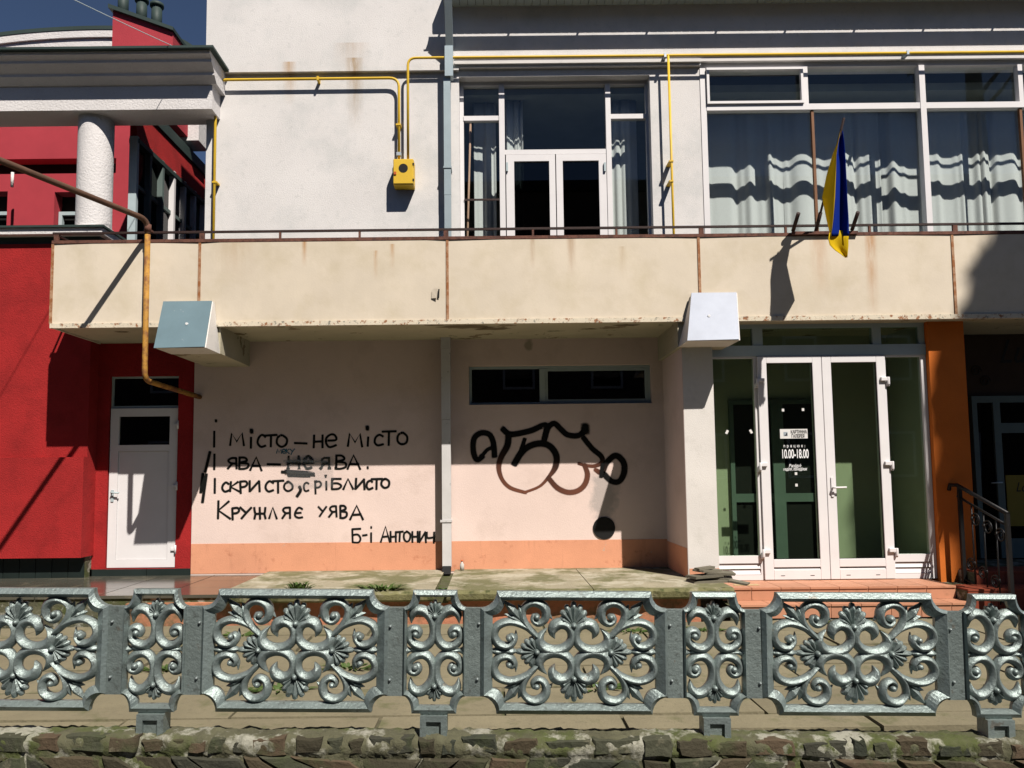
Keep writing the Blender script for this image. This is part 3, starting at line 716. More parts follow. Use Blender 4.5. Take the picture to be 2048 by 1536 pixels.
dr = door_leaf(xmid+.003, fx[2]-.002, True, True)

# lettering on the door glass
def text_mesh(body, size, align='CENTER', sx=1.0, bold=0.0, spacing=1.0, shear=0.0):
    cu = bpy.data.curves.new('txt', 'FONT'); cu.body = body; cu.size = size; cu.align_x = align; cu.align_y = 'CENTER'
    cu.offset = bold; cu.space_character = spacing; cu.shear = shear; cu.extrude = .0004
    o = bpy.data.objects.new('txt', cu); COL.objects.link(o)
    dg = bpy.context.evaluated_depsgraph_get(); me = bpy.data.meshes.new_from_object(o.evaluated_get(dg))
    bpy.data.objects.remove(o); 
    for v in me.vertices:
        v.co = (v.co.x*sx, -v.co.z, v.co.y)
    return me
def text(name, body, px, py, Y, size, mat_, parent, **kw):
    me = text_mesh(body, size, **kw); me.materials.clear(); me.materials.append(mat_)
    o = link(name, me, None, UP(px, py, Y)); attach(o, parent); return o
yg = y0+.004
sx0, sx1, sz0, sz1 = UR(1560, 858, 1615, 877, yg)
pl = box('name_plate', M_paper, dl, sx0, sx1, yg-.002, yg+.004, sz0, sz1)
text('plate_lettering', 'КАРТИННА', 1597.5, 864, yg-.004, .052, M_ink, pl, sx=.62, bold=.001)
text('plate_lettering', 'ГАЛЕРЕЯ', 1596, 872.5, yg-.004, .052, M_ink, pl, sx=.62, bold=.001)
lx, lz = U(1571, 868, yg)
MB().box(lx-.022, lx+.022, yg-.0035, yg-.0025, lz-.022, lz+.022).build('emblem_field', M_galv, pl)
MB().add([(lx-.012,yg-.0045,lz-.018),(lx+.018,yg-.0045,lz-.018),(lx+.018,yg-.0045,lz+.014),(lx+.008,yg-.0045,lz+.010),(lx+.006,yg-.0045,lz-.006),(lx-.012,yg-.0045,lz-.010)], [(0,1,2,3,4,5)]).build('emblem_mark', M_ink, pl)
text('window_lettering', 'працює:', 1588.5, 892, yg, .045, M_wprint, dl, sx=.8, spacing=1.9, bold=.0006)
text('window_lettering', '10.00-18.00', 1590, 908.5, yg, .135, M_wprint, dl, sx=.47, bold=.003)
text('window_lettering', 'Вихідні:', 1590, 932, yg, .05, M_wprint, dl, sx=.75, bold=.001, shear=.25)
text('window_lettering', 'неділя, понеділок', 1590, 938.5, yg, .045, M_wprint, dl, sx=.68, bold=.001, shear=.25)
for (px_, py_, a) in ((1566,820,0),(1606,819,0),(1592,947,.3),(1593,970,.1)):
    x, z = U(px_, py_, yg); o = box('tape_scrap', M_paper, dl, x-.013, x+.013, yg-.001, yg+.003, z-.016, z+.014)
for (px_, py_, a) in ((1454,864,.5),(1502,863,-.5)):
    c = UP(px_, py_, y0+.027); o = MB().box(-.013, .013, -.001, .001, -.022, .022).build('tape_scrap', M_paper); o.location = c; o.rotation_euler = (0, a, 0); attach(o, frm)

# balcony
bal = MB().box(XBL+.03, XR, YB+.03, YW+.02, ZS, ZBF-.02).build('balcony', M_soffit, gb)
box('balcony_floor', M_asph, bal, XBL+.03, XR, YB+.03, YW-.001, ZBF-.019, ZBF)  # dark sheet added over the slab to cut bounce light on the wall
box('edge_strip', M_cream_edge, bal, XBL, XR, YB-.02, YB+.028, ZS-.015, ZS+.035)
pxs = [104, 399, 895, 1399, 1908]
pX = [XBL]+[UX(p, 560, YB) for p in pxs[1:]]+[UX(2400, 560, YB), XR]
for i, (a, b) in enumerate(zip(pX, pX[1:])):
    mb = MB(); n = 12; vs = []; fs = []
    bow = (.010, .03, .012, .01, .01, .01)[i]
    for k in range(n+1):
        t = k/n; x = a+.012+(b-a-.024)*t; by = bow*math.sin(math.pi*t)
        vs += [(x, YB-by*.2, ZS+.036), (x, YB-.004-by, ZPT-.03-by*.35), (x, YB+.02-by, ZPT-.03-by*.35), (x, YB+.02, ZS+.036)]
    for k in range(n):
        for j in range(4): fs.append((k*4+j, (k+1)*4+j, (k+1)*4+(j+1) % 4, k*4+(j+1) % 4))
    fs += [(0,1,2,3), (n*4+3, n*4+2, n*4+1, n*4)]
    mb.add(vs, fs).build('parapet_panel', M_cream, bal)
    box('cover_strip', M_rusttrim, bal, a-.014, a+.014, YB-.012, YB+.03, ZS+.036, ZPT-.028)
MB().box(XBL, XBL+.022, YB+.03, YW, ZS-.01, ZPT-.03).build('side_panel', M_cream, bal)
# rusty angle along the top, thin handrail on short posts
MB().box(XBL-.01, XR, YB-.016, YB+.04, ZPT-.026, ZPT+.008).build('top_angle', M_rusty, bal)
zr0 = UZ(1000, 458, YB)
rail = MB().box(XBL-.01, XR, YB-.004, YB+.024, zr0-.008, zr0+.014).build('handrail', M_rail, bal)
for p_ in (113, 404, 560, 719, 892, 1066, 1233, 1403, 1572, 1740, 1911):
    x = UX(p_, 466, YB); wd = .026 if p_ in (404, 892, 1403, 1911, 113) else .011
    box('rail_post', M_rusty, bal, x-wd, x+wd, YB-.002, YB+.022, ZPT+.006, zr0-.006)
MB().box(XBL+.0, XBL+.02, YB+.03, YW, zr0-.006, zr0+.012).build('side_rail', M_rail, bal)
# torn flap on a panel
fx_, fz_ = U(873, 588, YB)
fl = MB().add([(fx_+.02,YB-.016,fz_+.05),(fx_+.035,YB-.016,fz_+.052),(fx_+.03,YB-.015,fz_-.05),(fx_+.008,YB-.015,fz_-.045)], [(0,3,2,1)]).build('panel_tear', M_black, bal)
MB().add([(fx_-.055,YB-.012,fz_-.05),(fx_+.006,YB-.03,fz_-.05),(fx_+.018,YB-.032,fz_+.052),(fx_-.03,YB-.016,fz_+.055),(fx_-.05,YB-.012,fz_+.03)], [(0,1,2,3,4)]).build('panel_flap', M_cream, bal)
# plaster flaked off the soffit
for (px_, Yp, rx, ry, sd) in ((935,8.42,.34,.13,1),(985,8.55,.20,.09,2),(870,8.30,.13,.05,3),(1255,8.42,.16,.06,4),(560,8.30,.06,.04,5),(520,8.28,.05,.04,6),(1180,8.62,.10,.04,7),(640,8.26,.05,.03,8),(245,8.5,.10,.05,9),(470,8.7,.12,.10,10)):
    rr_ = random.Random(sd); x = UX(px_, 660, Yp); n_ = 18
    MB().add([(x+rx*math.cos(2*math.pi*i/n_)*rr_.uniform(.55,1.15), Yp+ry*math.sin(2*math.pi*i/n_)*rr_.uniform(.55,1.15), ZS-.003) for i in range(n_)], [tuple(range(n_-1,-1,-1))]).build('flaked_patch', M_flake, bal)
# beams with sheet-metal caps
def beam(x0, x1, yf, zb, ztop, xt0, xt1, mc, ms):
    b = MB().box(x0, x1, YB+.022, YW+.01, zb, ZS+.004).build('beam', M_soffit, gb)
    B = [(x0, yf, zb-.004), (x1, yf, zb-.004), (x1, YB+.02, zb-.004), (x0, YB+.02, zb-.004)]
    T = [(xt0, YB-.06, ztop), (xt1, YB-.06, ztop), (xt1, YB-.018, ztop), (xt0, YB-.018, ztop)]
    c = MB().hexa(B, T).build('sheet_metal_cap', mc, b)
    # front sheet slightly proud with a turned edge
    MB().add([(x0-.008, yf-.012, zb-.004), (x1-.01, yf-.012, zb+.004), (xt1-.01, YB-.068, ztop+.006), (xt0-.006, YB-.068, ztop+.006),
              (x0-.008, yf-.004, zb-.004), (x1-.01, yf-.004, zb+.004), (xt1-.01, YB-.056, ztop+.006), (xt0-.006, YB-.056, ztop+.006)],
             [(0,1,2,3), (7,6,5,4), (0,4,5,1), (1,5,6,2), (2,6,7,3), (3,7,4,0)]).build('front_sheet', ms, b)
    cx, cz, cy = (x0+x1)/2, (zb+ztop)/2, (yf+YB-.06)/2-.012
    MB().tube([(cx, cy-.012, cz), (cx, cy+.02, cz)], .014, 10).build('screw_head', M_wprint, b)
    return b
zbm = UZ(500, 733, YW); ycap = 7.81
beam(UX(310,693,ycap), UX(412,693,ycap), ycap, zbm, UZ(380,606,YB), UX(333,606,YB), UX(430,606,YB), M_white2, mat('blue_grey_sheet', (.14,.21,.24), .5, metal=.2, var=.1, bump=.1, spots=[((.45,.45,.45), 9, .68, .74, .6)]))
beam(UX(1376,690,ycap), UX(1480,675,ycap), ycap, UZ(1430,680,ycap), UZ(1430,589,YB), UX(1381,590,YB), UX(1471,590,YB), M_white2, mat('pale_grey_sheet', (.27,.29,.34), .5, metal=.2, var=.1, bump=.1))

# upper storey walls
ZL = UZ(650, 147, YW)                       # ledge
ZROOF = UZ(1400, 14, YW)                    # roof soffit at the wall
xa = UX(908, 300, YW); dx0, dx1 = UX(919, 300, YW), UX(1303, 300, YW); bx0 = UX(1404, 300, YW)
zdt = UZ(1110, 152, YW); zwt = UZ(1700, 124, YW)
uw = MB()
uw.box(XL, dx0, YW, YW+.3, ZBF, ZL)                     # left of the door unit
uw.box(dx1, bx0, YW, YW+.3, ZBF, zdt)                   # pillar
uw.box(dx0, bx0, YW, YW+.3, zdt, ZL+.03)
upper = uw.build('upper_wall', M_white, gb)
hw = MB().box(XL-.002, dx0, YW-.055, YW+.3, ZL, 8.6).box(dx0, bx0, YW-.055, YW+.3, ZL+.03, 8.6).box(bx0, XR, YW-.055, YW+.3, zwt, 8.6)
hw.build('head_wall', M_white, gb)
zc1 = UZ(1150, 131, YW); zc2 = UZ(1150, 120, YW)
MB().box(dx0-.05, bx0+.0, YW-.085, YW-.056, zc1-.01, zc1+.03).box(dx0-.05, XR, YW-.075, YW-.056, zc2, zc2+.035).build('ledge_moulding', M_white, gb)
# side wall of the upper storey
MB().box(XL, XL+.3, YW+.3, 13.2, ZBF-.2, 8.6).build('gable_wall', M_white, gb)
# room
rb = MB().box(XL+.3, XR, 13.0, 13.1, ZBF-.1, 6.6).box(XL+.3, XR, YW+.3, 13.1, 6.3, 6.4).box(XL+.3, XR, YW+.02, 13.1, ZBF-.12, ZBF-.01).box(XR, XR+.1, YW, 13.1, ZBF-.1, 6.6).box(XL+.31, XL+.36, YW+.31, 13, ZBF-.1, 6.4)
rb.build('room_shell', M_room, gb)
# roof overhang, boarded soffit, gutter
xro = UX(888, 20, YW)
rf = MB().xprism([(8.92, ZROOF+.02), (13.2, ZROOF+.02), (13.2, ZROOF+.5), (8.92, ZROOF+.14)], xro, XR+.3).build('roof_overhang', M_darkmetal, gb)
k = xro
i = 0
while k < XR:
    MB().box(k+.003, min(k+.097, XR+.3), 8.925, YW-.056, ZROOF+.002, ZROOF+.019).build('soffit_board', M_gframe, rf); k += .1
gy, gz = 8.822, ZROOF+.035
prof = [(gy+.06*math.cos(math.radians(a)), gz+.06*math.sin(math.radians(a))) for a in range(180, 361, 20)]
inn_ = [(gy+.054*math.cos(math.radians(a)), gz+.054*math.sin(math.radians(a))) for a in range(360, 179, -20)]
gut = MB().xprism(prof+inn_, xro-.02, XR+.3).build('gutter', M_gpipe, rf)
k = xro+.1
while k < XR:
    MB().box(k-.012, k+.012, gy+.055, 8.925, gz-.012, gz+.0).build('gutter_bracket', M_gpipe, rf); k += .86

# upper door unit (recessed)
yu = YW+.13
du = MB(); zb_ = ZBF+.002
def ux(p): return UX(p, 320, yu)
du.box(dx0+.001, ux(928), yu, yu+.06, zb_, zdt-.001); du.box(ux(1294), dx1-.001, yu, yu+.06, zb_, zdt-.001)
du.box(ux(928), ux(1294), yu, yu+.06, zdt-.045, zdt-.001)
du.box(ux(999), ux(1010), yu-.02, yu+.06, zb_, zdt-.045); du.box(ux(1213), ux(1223), yu-.02, yu+.06, zb_, zdt-.045)
zz = UZ(960, 237, yu); du.box(ux(928), ux(999), yu-.01, yu+.06, zz-.03, zz+.03)
zz = UZ(1255, 233, yu); du.box(ux(1223), ux(1294), yu-.01, yu+.06, zz-.03, zz+.03)
zt3 = UZ(1110, 304, yu); du.box(ux(1010), ux(1213), yu-.01, yu+.06, zt3-.03, zt3+.03)
dunit = du.build('balcony_glazing', M_wframe, gb)
zz = UZ(960, 400, yu); box('guard_bar', M_rail, dunit, ux(928), ux(999), yu-.015, yu-.002, zz-.012, zz+.012)
for (a, b, c, d) in ((928,999,zb_,UZ(960,242,yu)), (928,999,UZ(960,232,yu),zdt-.04), (1223,1294,zb_,UZ(1255,238,yu)), (1223,1294,UZ(1255,228,yu),zdt-.04), (1010,1213,zt3+.03,zdt-.04)):
    box('pane', M_glass, dunit, ux(a)-.003, ux(b)+.003, yu+.03, yu+.036, c-.0, d)
for (a, b, c, d) in ((1012,1110,1028,1098), (1112,1212,1125,1197)):
    zt4 = zt3-.035
    lf = MB().box(ux(a), ux(c), yu-.015, yu+.05, zb_, zt4).box(ux(d), ux(b), yu-.015, yu+.05, zb_, zt4).box(ux(c), ux(d), yu-.015, yu+.05, zt4-.085, zt4).box(ux(c), ux(d), yu-.015, yu+.05, zb_, zb_+.1).build('balcony_door', M_wframe, dunit)
    lf2 = box('door_pane', M_dkglass, dunit, ux(c)-.002, ux(d)+.002, yu+.015, yu+.02, zb_+.098, zt4-.083)
for p_ in (1014, 1209):
    x, z = U(p_, 335, yu); box('door_hinge', M_gframe, dunit, x-.012, x+.012, yu-.04, yu-.014, z-.06, z+.05)
# big window
yb_ = YW-.01
def vx_(p): return UX(p, 300, yb_)
zwb = ZBF+.002; ztr = UZ(1640, 212, yb_)
bw = MB()
bw.box(bx0+.001, vx_(1416), yb_, yb_+.08, zwb, zwt-.001)
bw.box(vx_(1416), XR, yb_, yb_+.08, zwt-.06, zwt-.001); bw.box(vx_(1416), XR, yb_-.006, yb_+.08, ztr-.045, ztr+.03)
for p_ in (1851, 2270, 2690):
    if vx_(p_) < XR: bw.box(vx_(p_)-.035, vx_(p_)+.035, yb_-.012, yb_+.085, zwb, zwt-.06)
for p_ in (1617, 2050, 2480):
    if vx_(p_) < XR: bw.box(vx_(p_)-.028, vx_(p_)+.028, yb_-.004, yb_+.075, ztr+.03, zwt-.06)
big = bw.build('ribbon_window', M_wframe, gb)
window_frame(MB(), vx_(1417), vx_(1611), ztr+.032, zwt-.075, yb_-.03, yb_+.02, .03).build('vent_sash', M_wframe, big)
for p_ in (1629, 2048, 2470):
    box('glazing_bar', M_brownbar, big, vx_(p_)-.016, vx_(p_)+.016, yb_+.01, yb_+.05, zwb, ztr-.045)
ps = [1416, 1629, 1851, 2048, 2270, 2470, 2690]
for a, b in zip(ps, ps[1:]):
    if vx_(a) > XR-.1: continue
    box('pane', M_glass, big, vx_(a), min(vx_(b), XR), yb_+.055, yb_+.061, zwb, ztr-.04)
    box('pane', M_glass, big, vx_(a), min(vx_(b), XR), yb_+.055, yb_+.061, ztr+.025, zwt-.055)

# curtains (hang inside)
def curtain(px0, px1, Y, label, folds, amp, ztop_, zbot, seed, group=None, refy=330):
    rnd = random.Random(seed); x0, x1 = UX(px0, refy, Y), UX(px1, refy, Y); n = max(24, int((x1-x0)*70)); vs = []; fs = []
    ph = [rnd.uniform(0, 6.28) for _ in range(4)]; amp *= rnd.uniform(.8, 1.5)
    rowsz = 6
    for r in range(rowsz+1):
        t = r/rowsz; z = ztop_+(zbot-ztop_)*t
        for i in range(n+1):
            s = i/n; x = x0+(x1-x0)*s; s += .07*math.sin(s*7+ph[3])+.03*math.sin(s*17+ph[2])
            y = Y+amp*(.4+.6*t)*(math.sin(s*folds*6.28+ph[0])+.45*math.sin(s*folds*2.3*6.28+ph[1]+.6*t)+.35*math.sin(s*folds*.43*6.28+ph[2]))
            vs.append((x, y, z))
    for r in range(rowsz):
        for i in range(n): fs.append((r*(n+1)+i, (r+1)*(n+1)+i, (r+1)*(n+1)+i+1, r*(n+1)+i+1))
    o = MB().add(vs, fs, 0, True).build('curtain', M_curtain)
    md = o.modifiers.new('solidify', 'SOLIDIFY'); md.thickness = .004
    return tag(o, label, 'curtain', group)
zct = 6.28; zcb = ZBF+.02; ycu = YW+.62
curtain(1398, 1572, ycu, 'white curtain in the wide window beside the opening vent sash', 3.0, .030, zct, zcb, 1)
curtain(1566, 1762, ycu, 'white curtain behind the flag in the wide window', 3.2, .030, zct, zcb, 2)
curtain(1750, 1846, ycu+.07, 'narrow white curtain beside the thick mullion of the wide window', 1.4, .035, zct, zcb, 3)
curtain(1848, 1965, ycu, 'white curtain just past the thick mullion of the wide window', 2.6, .030, zct, zcb, 4)
curtain(1958, 2160, ycu, 'white curtain at the shaded end of the wide window', 3.5, .035, zct, zcb, 5)
curtain(948, 992, yu+.35, 'white curtain in the narrow side light next to the leaning pole', 1.6, .03, zct, zcb, 6)
curtain(1012, 1046, yu+.3, 'gathered white curtain behind the glazed balcony doors', 2.2, .03, zct, zcb, 7)
curtain(1222, 1275, yu+.32, 'white curtain in the side light near the yellow riser pipe', 2.2, .035, zct, zcb, 8)
a = UP(941, 248, yu+.16); b = UP(931, 402, yu+.14); b.z = ZBF-.005; b.x -= .02
tag(MB().tube([b, a], .014, 8).build('leaning_pole', M_wood), 'pale wooden pole leaning behind the balcony side light', 'pole')

# ------------------------------------------------------------------ graffiti strokes (paint film just proud of the wall)
class Spray:
    def __init__(s): s.v = []; s.f = []; s.c = []; s.k = 0
    def stroke(s, pts, w, col=(.008,.009,.008), a=1.0, smooth=True, Y=YW, soft=.55):
        """pts in photo px (x, y[, width factor, alpha factor])"""
        s.k += 1; y = Y-.0012-.00003*s.k
        P = catmull([(p[0], p[1], 0) for p in pts], 5) if (smooth and len(pts) > 2) else [Vector((p[0], p[1], 0)) for p in pts]
        q = [(p[2] if len(p) > 2 else 1.0, p[3] if len(p) > 3 else 1.0) for p in pts]; k = len(P); n0 = len(s.v)
        prof = [(-1-soft*1.9, 0), (-1-soft*.6, .22), (-.75, .85), (0, 1), (.75, .85), (1+soft*.6, .22), (1+soft*1.9, 0)]
        # extend the ends so that they round off
        d0 = (P[0]-P[1]).normalized(); d1 = (P[-1]-P[-2]).normalized()
        P = [P[0]+d0*w*.55, P[0]+d0*w*.15]+P+[P[-1]+d1*w*.15, P[-1]+d1*w*.55]; kk = len(P)
        for i, p in enumerate(P):
            t = (P[min(i+1, kk-1)]-P[max(i-1, 0)]).normalized(); nn = Vector((-t.y, t.x, 0))
            j = min(max(i-2, 0)/(k-1), 1)*(len(q)-1); j0 = int(min(j, len(q)-2)) if len(q) > 1 else 0; fr = j-j0
            wf = q[j0][0]*(1-fr)+q[min(j0+1, len(q)-1)][0]*fr; af = q[j0][1]*(1-fr)+q[min(j0+1, len(q)-1)][1]*fr
            endf = 0 if i in (0, kk-1) else (.8 if i in (1, kk-2) else 1)
            for (o, al) in prof:
                X, Z = U(p.x+nn.x*o*w*wf/2, p.y+nn.y*o*w*wf/2, y)
                s.v.append((X, y, Z)); cc = col(af) if callable(col) else col
                s.c.append((*cc, al*a*(af if not callable(col) else 1)*endf))
        m_ = len(prof)
        for i in range(kk-1):
            for j in range(m_-1): s.f.append((n0+i*m_+j, n0+(i+1)*m_+j, n0+(i+1)*m_+j+1, n0+i*m_+j+1))
    def dot(s, x, y, r, **kw): s.stroke([(x-r*.15, y), (x+r*.15, y)], r*2, smooth=False, **kw)
    def build(s, name, parent):
        me = bpy.data.meshes.new(name); me.from_pydata(s.v, [], s.f); me.materials.append(M_spray)
        ca = me.color_attributes.new('paint', 'FLOAT_COLOR', 'POINT')
        ca.data.foreach_set('color', [c for q in s.c for c in q]); me.update()
        return link(name, me, parent)
GL = {
 'м': [[(0,0),(.14,1),(.5,.3),(.86,1),(1,0)]], 'с': [[(.95,.85),(.55,1),(.12,.75),(.05,.3),(.4,0),(.95,.12)]],
 'т': [[(0,.95),(1,1)], [(.5,.95),(.46,0)]], 'о': [[(.5,1),(.1,.78),(.05,.3),(.45,0),(.9,.2),(.98,.68),(.6,.98),(.42,.99)]],
 'н': [[(.05,1),(.02,0)], [(.95,1),(.98,0)], [(.05,.5),(.95,.52)]], 'е': [[(.05,.5),(.95,.58),(.85,.92),(.5,1),(.1,.72),(.08,.3),(.4,0),(.98,.12)]],
 'я': [[(.95,0),(.92,1)], [(.92,1),(.4,.98),(.1,.76),(.4,.5),(.9,.5)], [(.5,.5),(0,0)]],
 'в': [[(.05,0),(.05,1)], [(.05,1),(.6,.98),(.75,.75),(.1,.54)], [(.1,.54),(.85,.46),(.92,.15),(.5,.0),(.05,0)]],
 'а': [[(0,0),(.5,1),(1,0)], [(.2,.36),(.85,.36)]], 'к': [[(.05,1),(0,0)], [(.9,1),(.05,.48),(1,0)]],
 'р': [[(.08,-.15),(.05,1)], [(.05,.98),(.7,1),(.95,.75),(.6,.5),(.08,.46)]], 'и': [[(.05,1),(.02,.05)], [(.02,.05),(.95,.95)], [(.95,.95),(1,0)]],
 'б': [[(.95,1),(.05,.98)], [(.05,.98),(.05,0)], [(.05,.55),(.6,.58),(.95,.3),(.7,.02),(.05,0)]], 'л': [[(0,0),(.5,1),(1,0)]],
 'у': [[(0,1),(.5,.45)], [(1,1),(.55,.4),(.15,-.25)]], 'ж': [[(.5,1),(.5,0)], [(0,1),(.1,.5),(.5,.5),(.9,.5),(1,1)], [(0,0),(.12,.5)], [(1,0),(.88,.5)]],
 'є': [[(.98,.9),(.5,1),(.08,.6),(.1,.2),(.5,0),(1,.1)], [(.1,.5),(.8,.5)]], 'ч': [[(0,1),(.08,.5),(.9,.55)], [(1,1),(.95,0)]],
 'і': [[(.5,.78),(.46,0)]], 'І': [[(.55,1),(.45,0)]], '-': [[(0,.5),(1,.5)]],
}
sp = Spray(); jr = random.Random(3)
def Z6(x, y): return 380+x*.3906, 600+y*.3906
def glyph(ch, x0, x1, y0, y1, w=16, a=1.0, col=(.008,.009,.008)):
    for st_ in GL[ch]:
        pts = []
        for (u, v) in st_:
            X, Y_ = Z6(x0+(x1-x0)*u+jr.uniform(-1.5,1.5), y1-(y1-y0)*v+jr.uniform(-1.5,1.5)); pts.append((X, Y_))
        sharp = ch in 'мнтаилкч' and len(st_) <= 5 and not (ch == 'ч' and len(st_) == 3)
        sp.stroke(pts, w*.3906, a=a, smooth=not sharp, col=col, soft=.42)
B = [  # letter, x0, x1, y0, y1, alpha
 ('і',110,140,650,752,1),('м',205,275,682,745,1),('і',302,322,690,757,1),('с',345,388,692,752,1),('т',385,445,690,752,1),('о',442,497,692,752,1),('-',535,597,705,762,1),('н',632,680,692,757,1),('е',692,750,690,752,1),
 ('м',808,882,684,750,1),('і',900,922,690,748,1),('с',944,990,690,745,1),('т',985,1055,672,745,1),('о',1060,1113,680,740,1),
 ('І',120,130,790,868,1),('я',192,240,810,865,1),('в',250,302,808,865,1),('а',308,368,806,872,1),('-',395,462,815,868,1),('н',502,560,800,862,.75),('е',582,625,800,862,.75),('я',668,716,808,862,.8),('в',746,802,798,864,1),('а',806,872,796,866,1),
 ('І',122,132,915,988,1),('с',165,200,935,980,1),('к',206,252,930,980,1),('р',256,296,930,982,1),('и',304,356,925,982,1),('с',386,428,928,980,1),('т',424,480,925,988,1),('о',480,526,932,978,.8),('с',582,610,935,978,.65),('р',640,674,930,985,.65),('і',690,706,915,972,.7),('б',724,776,915,968,.85),('л',784,836,915,968,1),('и',848,894,915,970,1),('с',904,936,925,968,1),('т',928,985,915,968,1),('о',978,1020,915,962,1),
 ('к',142,206,1030,1120,1),('р',216,254,1065,1118,1),('у',256,314,1062,1108,.95),('ж',330,386,1064,1120,1),('л',404,444,1062,1118,.9),('я',472,514,1062,1118,.85),('є',536,576,1064,1116,.75),('у',656,698,1058,1098,.65),('я',712,752,1056,1110,.75),('в',768,806,1054,1116,.95),('а',820,886,1054,1124,1),
 ('б',830,876,1172,1242,1),('-',884,906,1190,1218,1),('і',922,936,1180,1242,1),('а',978,1022,1160,1240,1),('н',1026,1056,1185,1240,1),('т',1058,1090,1185,1238,1),('о',1094,1128,1185,1238,1),('н',1138,1166,1185,1240,1),('и',1174,1208,1186,1244,1),('ч',1214,1250,1188,1246,1),
]
for ch, a0, a1, b0, b1, al in B: glyph(ch, a0, a1, b0, b1, 9 if b0 > 1150 else 10.5, al)
for x, y, r in ((133,619,9),(315,672,14),(908,656,14),(910,858,8),(695,903,7),(928,1164,7)): sp.dot(*Z6(x, y), r*.3906*.8)
for pts in ([(102,778),(78,880)], [(66,890),(55,985)], [(84,892),(64,1035)], [(70,900),(68,975)], [(470,880),(635,890)], [(505,898),(610,898)], [(560,955),(566,975),(548,1005)]):
    sp.stroke([Z6(*p) for p in pts], 5.0, smooth=len(pts) > 2)
# grey wash over the crossed-out word, and the small blue scribble
for y_ in (820, 850, 880, 910, 945):
    sp.stroke([Z6(500, y_), Z6(600, y_+6), Z6(730, y_-4)], 14, col=(.33,.34,.34), a=.22, soft=1.0)
for y_ in (812,):
    sp.stroke([Z6(530, y_), Z6(620, y_-8)], 10, col=(.16,.18,.18), a=.24, smooth=False, soft=1.0)
blue = (.02,.13,.19)
for ch, a0, a1 in (('м',444,470),('е',472,488),('к',492,508),('у',512,536)): glyph(ch, a0, a1, 764, 786, 4.5, .9, blue)
for pts in ([(480,826),(560,824),(700,828)],):
    sp.stroke([Z6(*p) for p in pts], 5, col=(.42,.44,.44), a=.35, smooth=False, soft=1)
sp.build('poem_graffiti', lw)
sp = Spray()
def Z7(x, y): return 860+x*.3906, 600+y*.3906
def brown(t): return (.008+.16*(1-t), .008+.055*(1-t), .008+.03*(1-t))
def tg(pts, w, col=(.008,.008,.008), a=1.0): sp.stroke([(*Z7(p[0], p[1]), *p[2:]) for p in pts], w*.3906, col=col, a=a, soft=.4)
tg([(268,800),(240,818),(222,775),(226,710),(262,681),(305,690),(325,735),(330,800)], 26)
tg([(262,805),(292,768),(322,755)], 17)
tg([(372,660),(402,684),(440,686),(520,668),(572,645),(598,648),(585,715)], 27)
tg([(402,690,1,1),(396,745,1,1),(364,805,.9,.8),(352,860,.75,.4),(370,920,.6,.25),(412,962,.6,.1),(485,985,.5,0)], 30, brown)
tg([(485,985,.4,0),(560,955,.4,.1),(606,908,.5,.3),(642,855,.9,.8),(646,795,1,1),(612,748,1,1),(560,735,1,1),(502,752,1,1),(462,790,1,1),(432,840,1,1)], 30, brown)
tg([(485,712),(460,785),(432,842)], 19)
tg([(588,705),(604,655),(636,632),(668,660),(704,690),(760,694),(795,665)], 26)
sp.dot(*Z7(795, 660), 9.5)
tg([(785,705,1,1),(832,762,1,1),(876,800,1,1),(880,832,.9,.8),(842,850,.7,.3),(798,847,.6,.2),(764,838,.6,.5)], 24, brown)
tg([(790,845,.8,.5),(806,890,1,.3),(795,940,1,.2),(760,975,1,.1),(708,985,1,.2),(652,962,1,.4),(606,910,.9,.6)], 24, brown)
tg([(848,870,.7,.2),(880,882,1,.8),(905,832,1,1),(950,797,1.1,1),(990,830,1.1,1),(994,882,1.1,1),(970,928,1,1),(930,928,1,1),(890,890,1,1)], 26, brown)
tg([(884,840),(876,905)], 18)
sp.build('tag_graffiti', lw)

# ------------------------------------------------------------------ drainpipes
dp = thing('drainpipe', (UX(893, 700, YW), YW, ZWK), 'square drainpipe running down the wall between the poem and the looping tag', 'drainpipe')
gx = UX(896, 10, gy)
MB().hexa([(gx-.045,9.06,UZ(897,92,9.06)),(gx+.045,9.06,UZ(897,92,9.06)),(gx+.045,9.16,UZ(897,92,9.06)),(gx-.045,9.16,UZ(897,92,9.06))],
          [(gx-.045,gy-.05,gz-.05),(gx+.045,gy-.05,gz-.05),(gx+.045,gy+.06,gz-.05),(gx-.045,gy+.06,gz-.05)]).build('swan_neck', M_gpipe, dp)
xq = UX(898, 120, 9.1)
MB().box(xq-.05, xq+.05, 9.05, 9.17, UZ(897,152,9.06), UZ(897,92,9.06)+.001).build('pipe_collar', M_gpipe, dp)
xq2 = UX(895, 300, 9.12)
zs_ = [UZ(897,151,9.06), UZ(893,335,9.1), UZ(893,390,9.1), ZBF]
for k, (a, b) in enumerate(zip(zs_, zs_[1:])):
    MB().box(xq2-.042+k*.001, xq2+.042-k*.001, 9.085+k*.002, 9.16, b, a-.002).build('pipe_section', M_gpipe, dp)
box('wall_bracket', M_gpipe, dp, xq2-.05, xq2+.05, 9.078, YW, zs_[1]-.012, zs_[1]+.012)
xq3 = UX(893, 900, 9.12)
zs_ = [ZS+.005, UZ(893,697,9.1), UZ(893,839,9.1), UZ(888,1134,9.1)]
for k, (a, b) in enumerate(zip(zs_, zs_[1:])):
    MB().box(xq3-.056+k*.002, xq3+.056-k*.002, 9.06+k*.002, 9.16, b, a-.003).build('pipe_section', M_dpipe, dp)
zk = UZ(893,1042,9.1); box('wall_bracket', M_dpipe, dp, xq3-.075, xq3+.058, 9.054, YW, zk-.012, zk+.014)
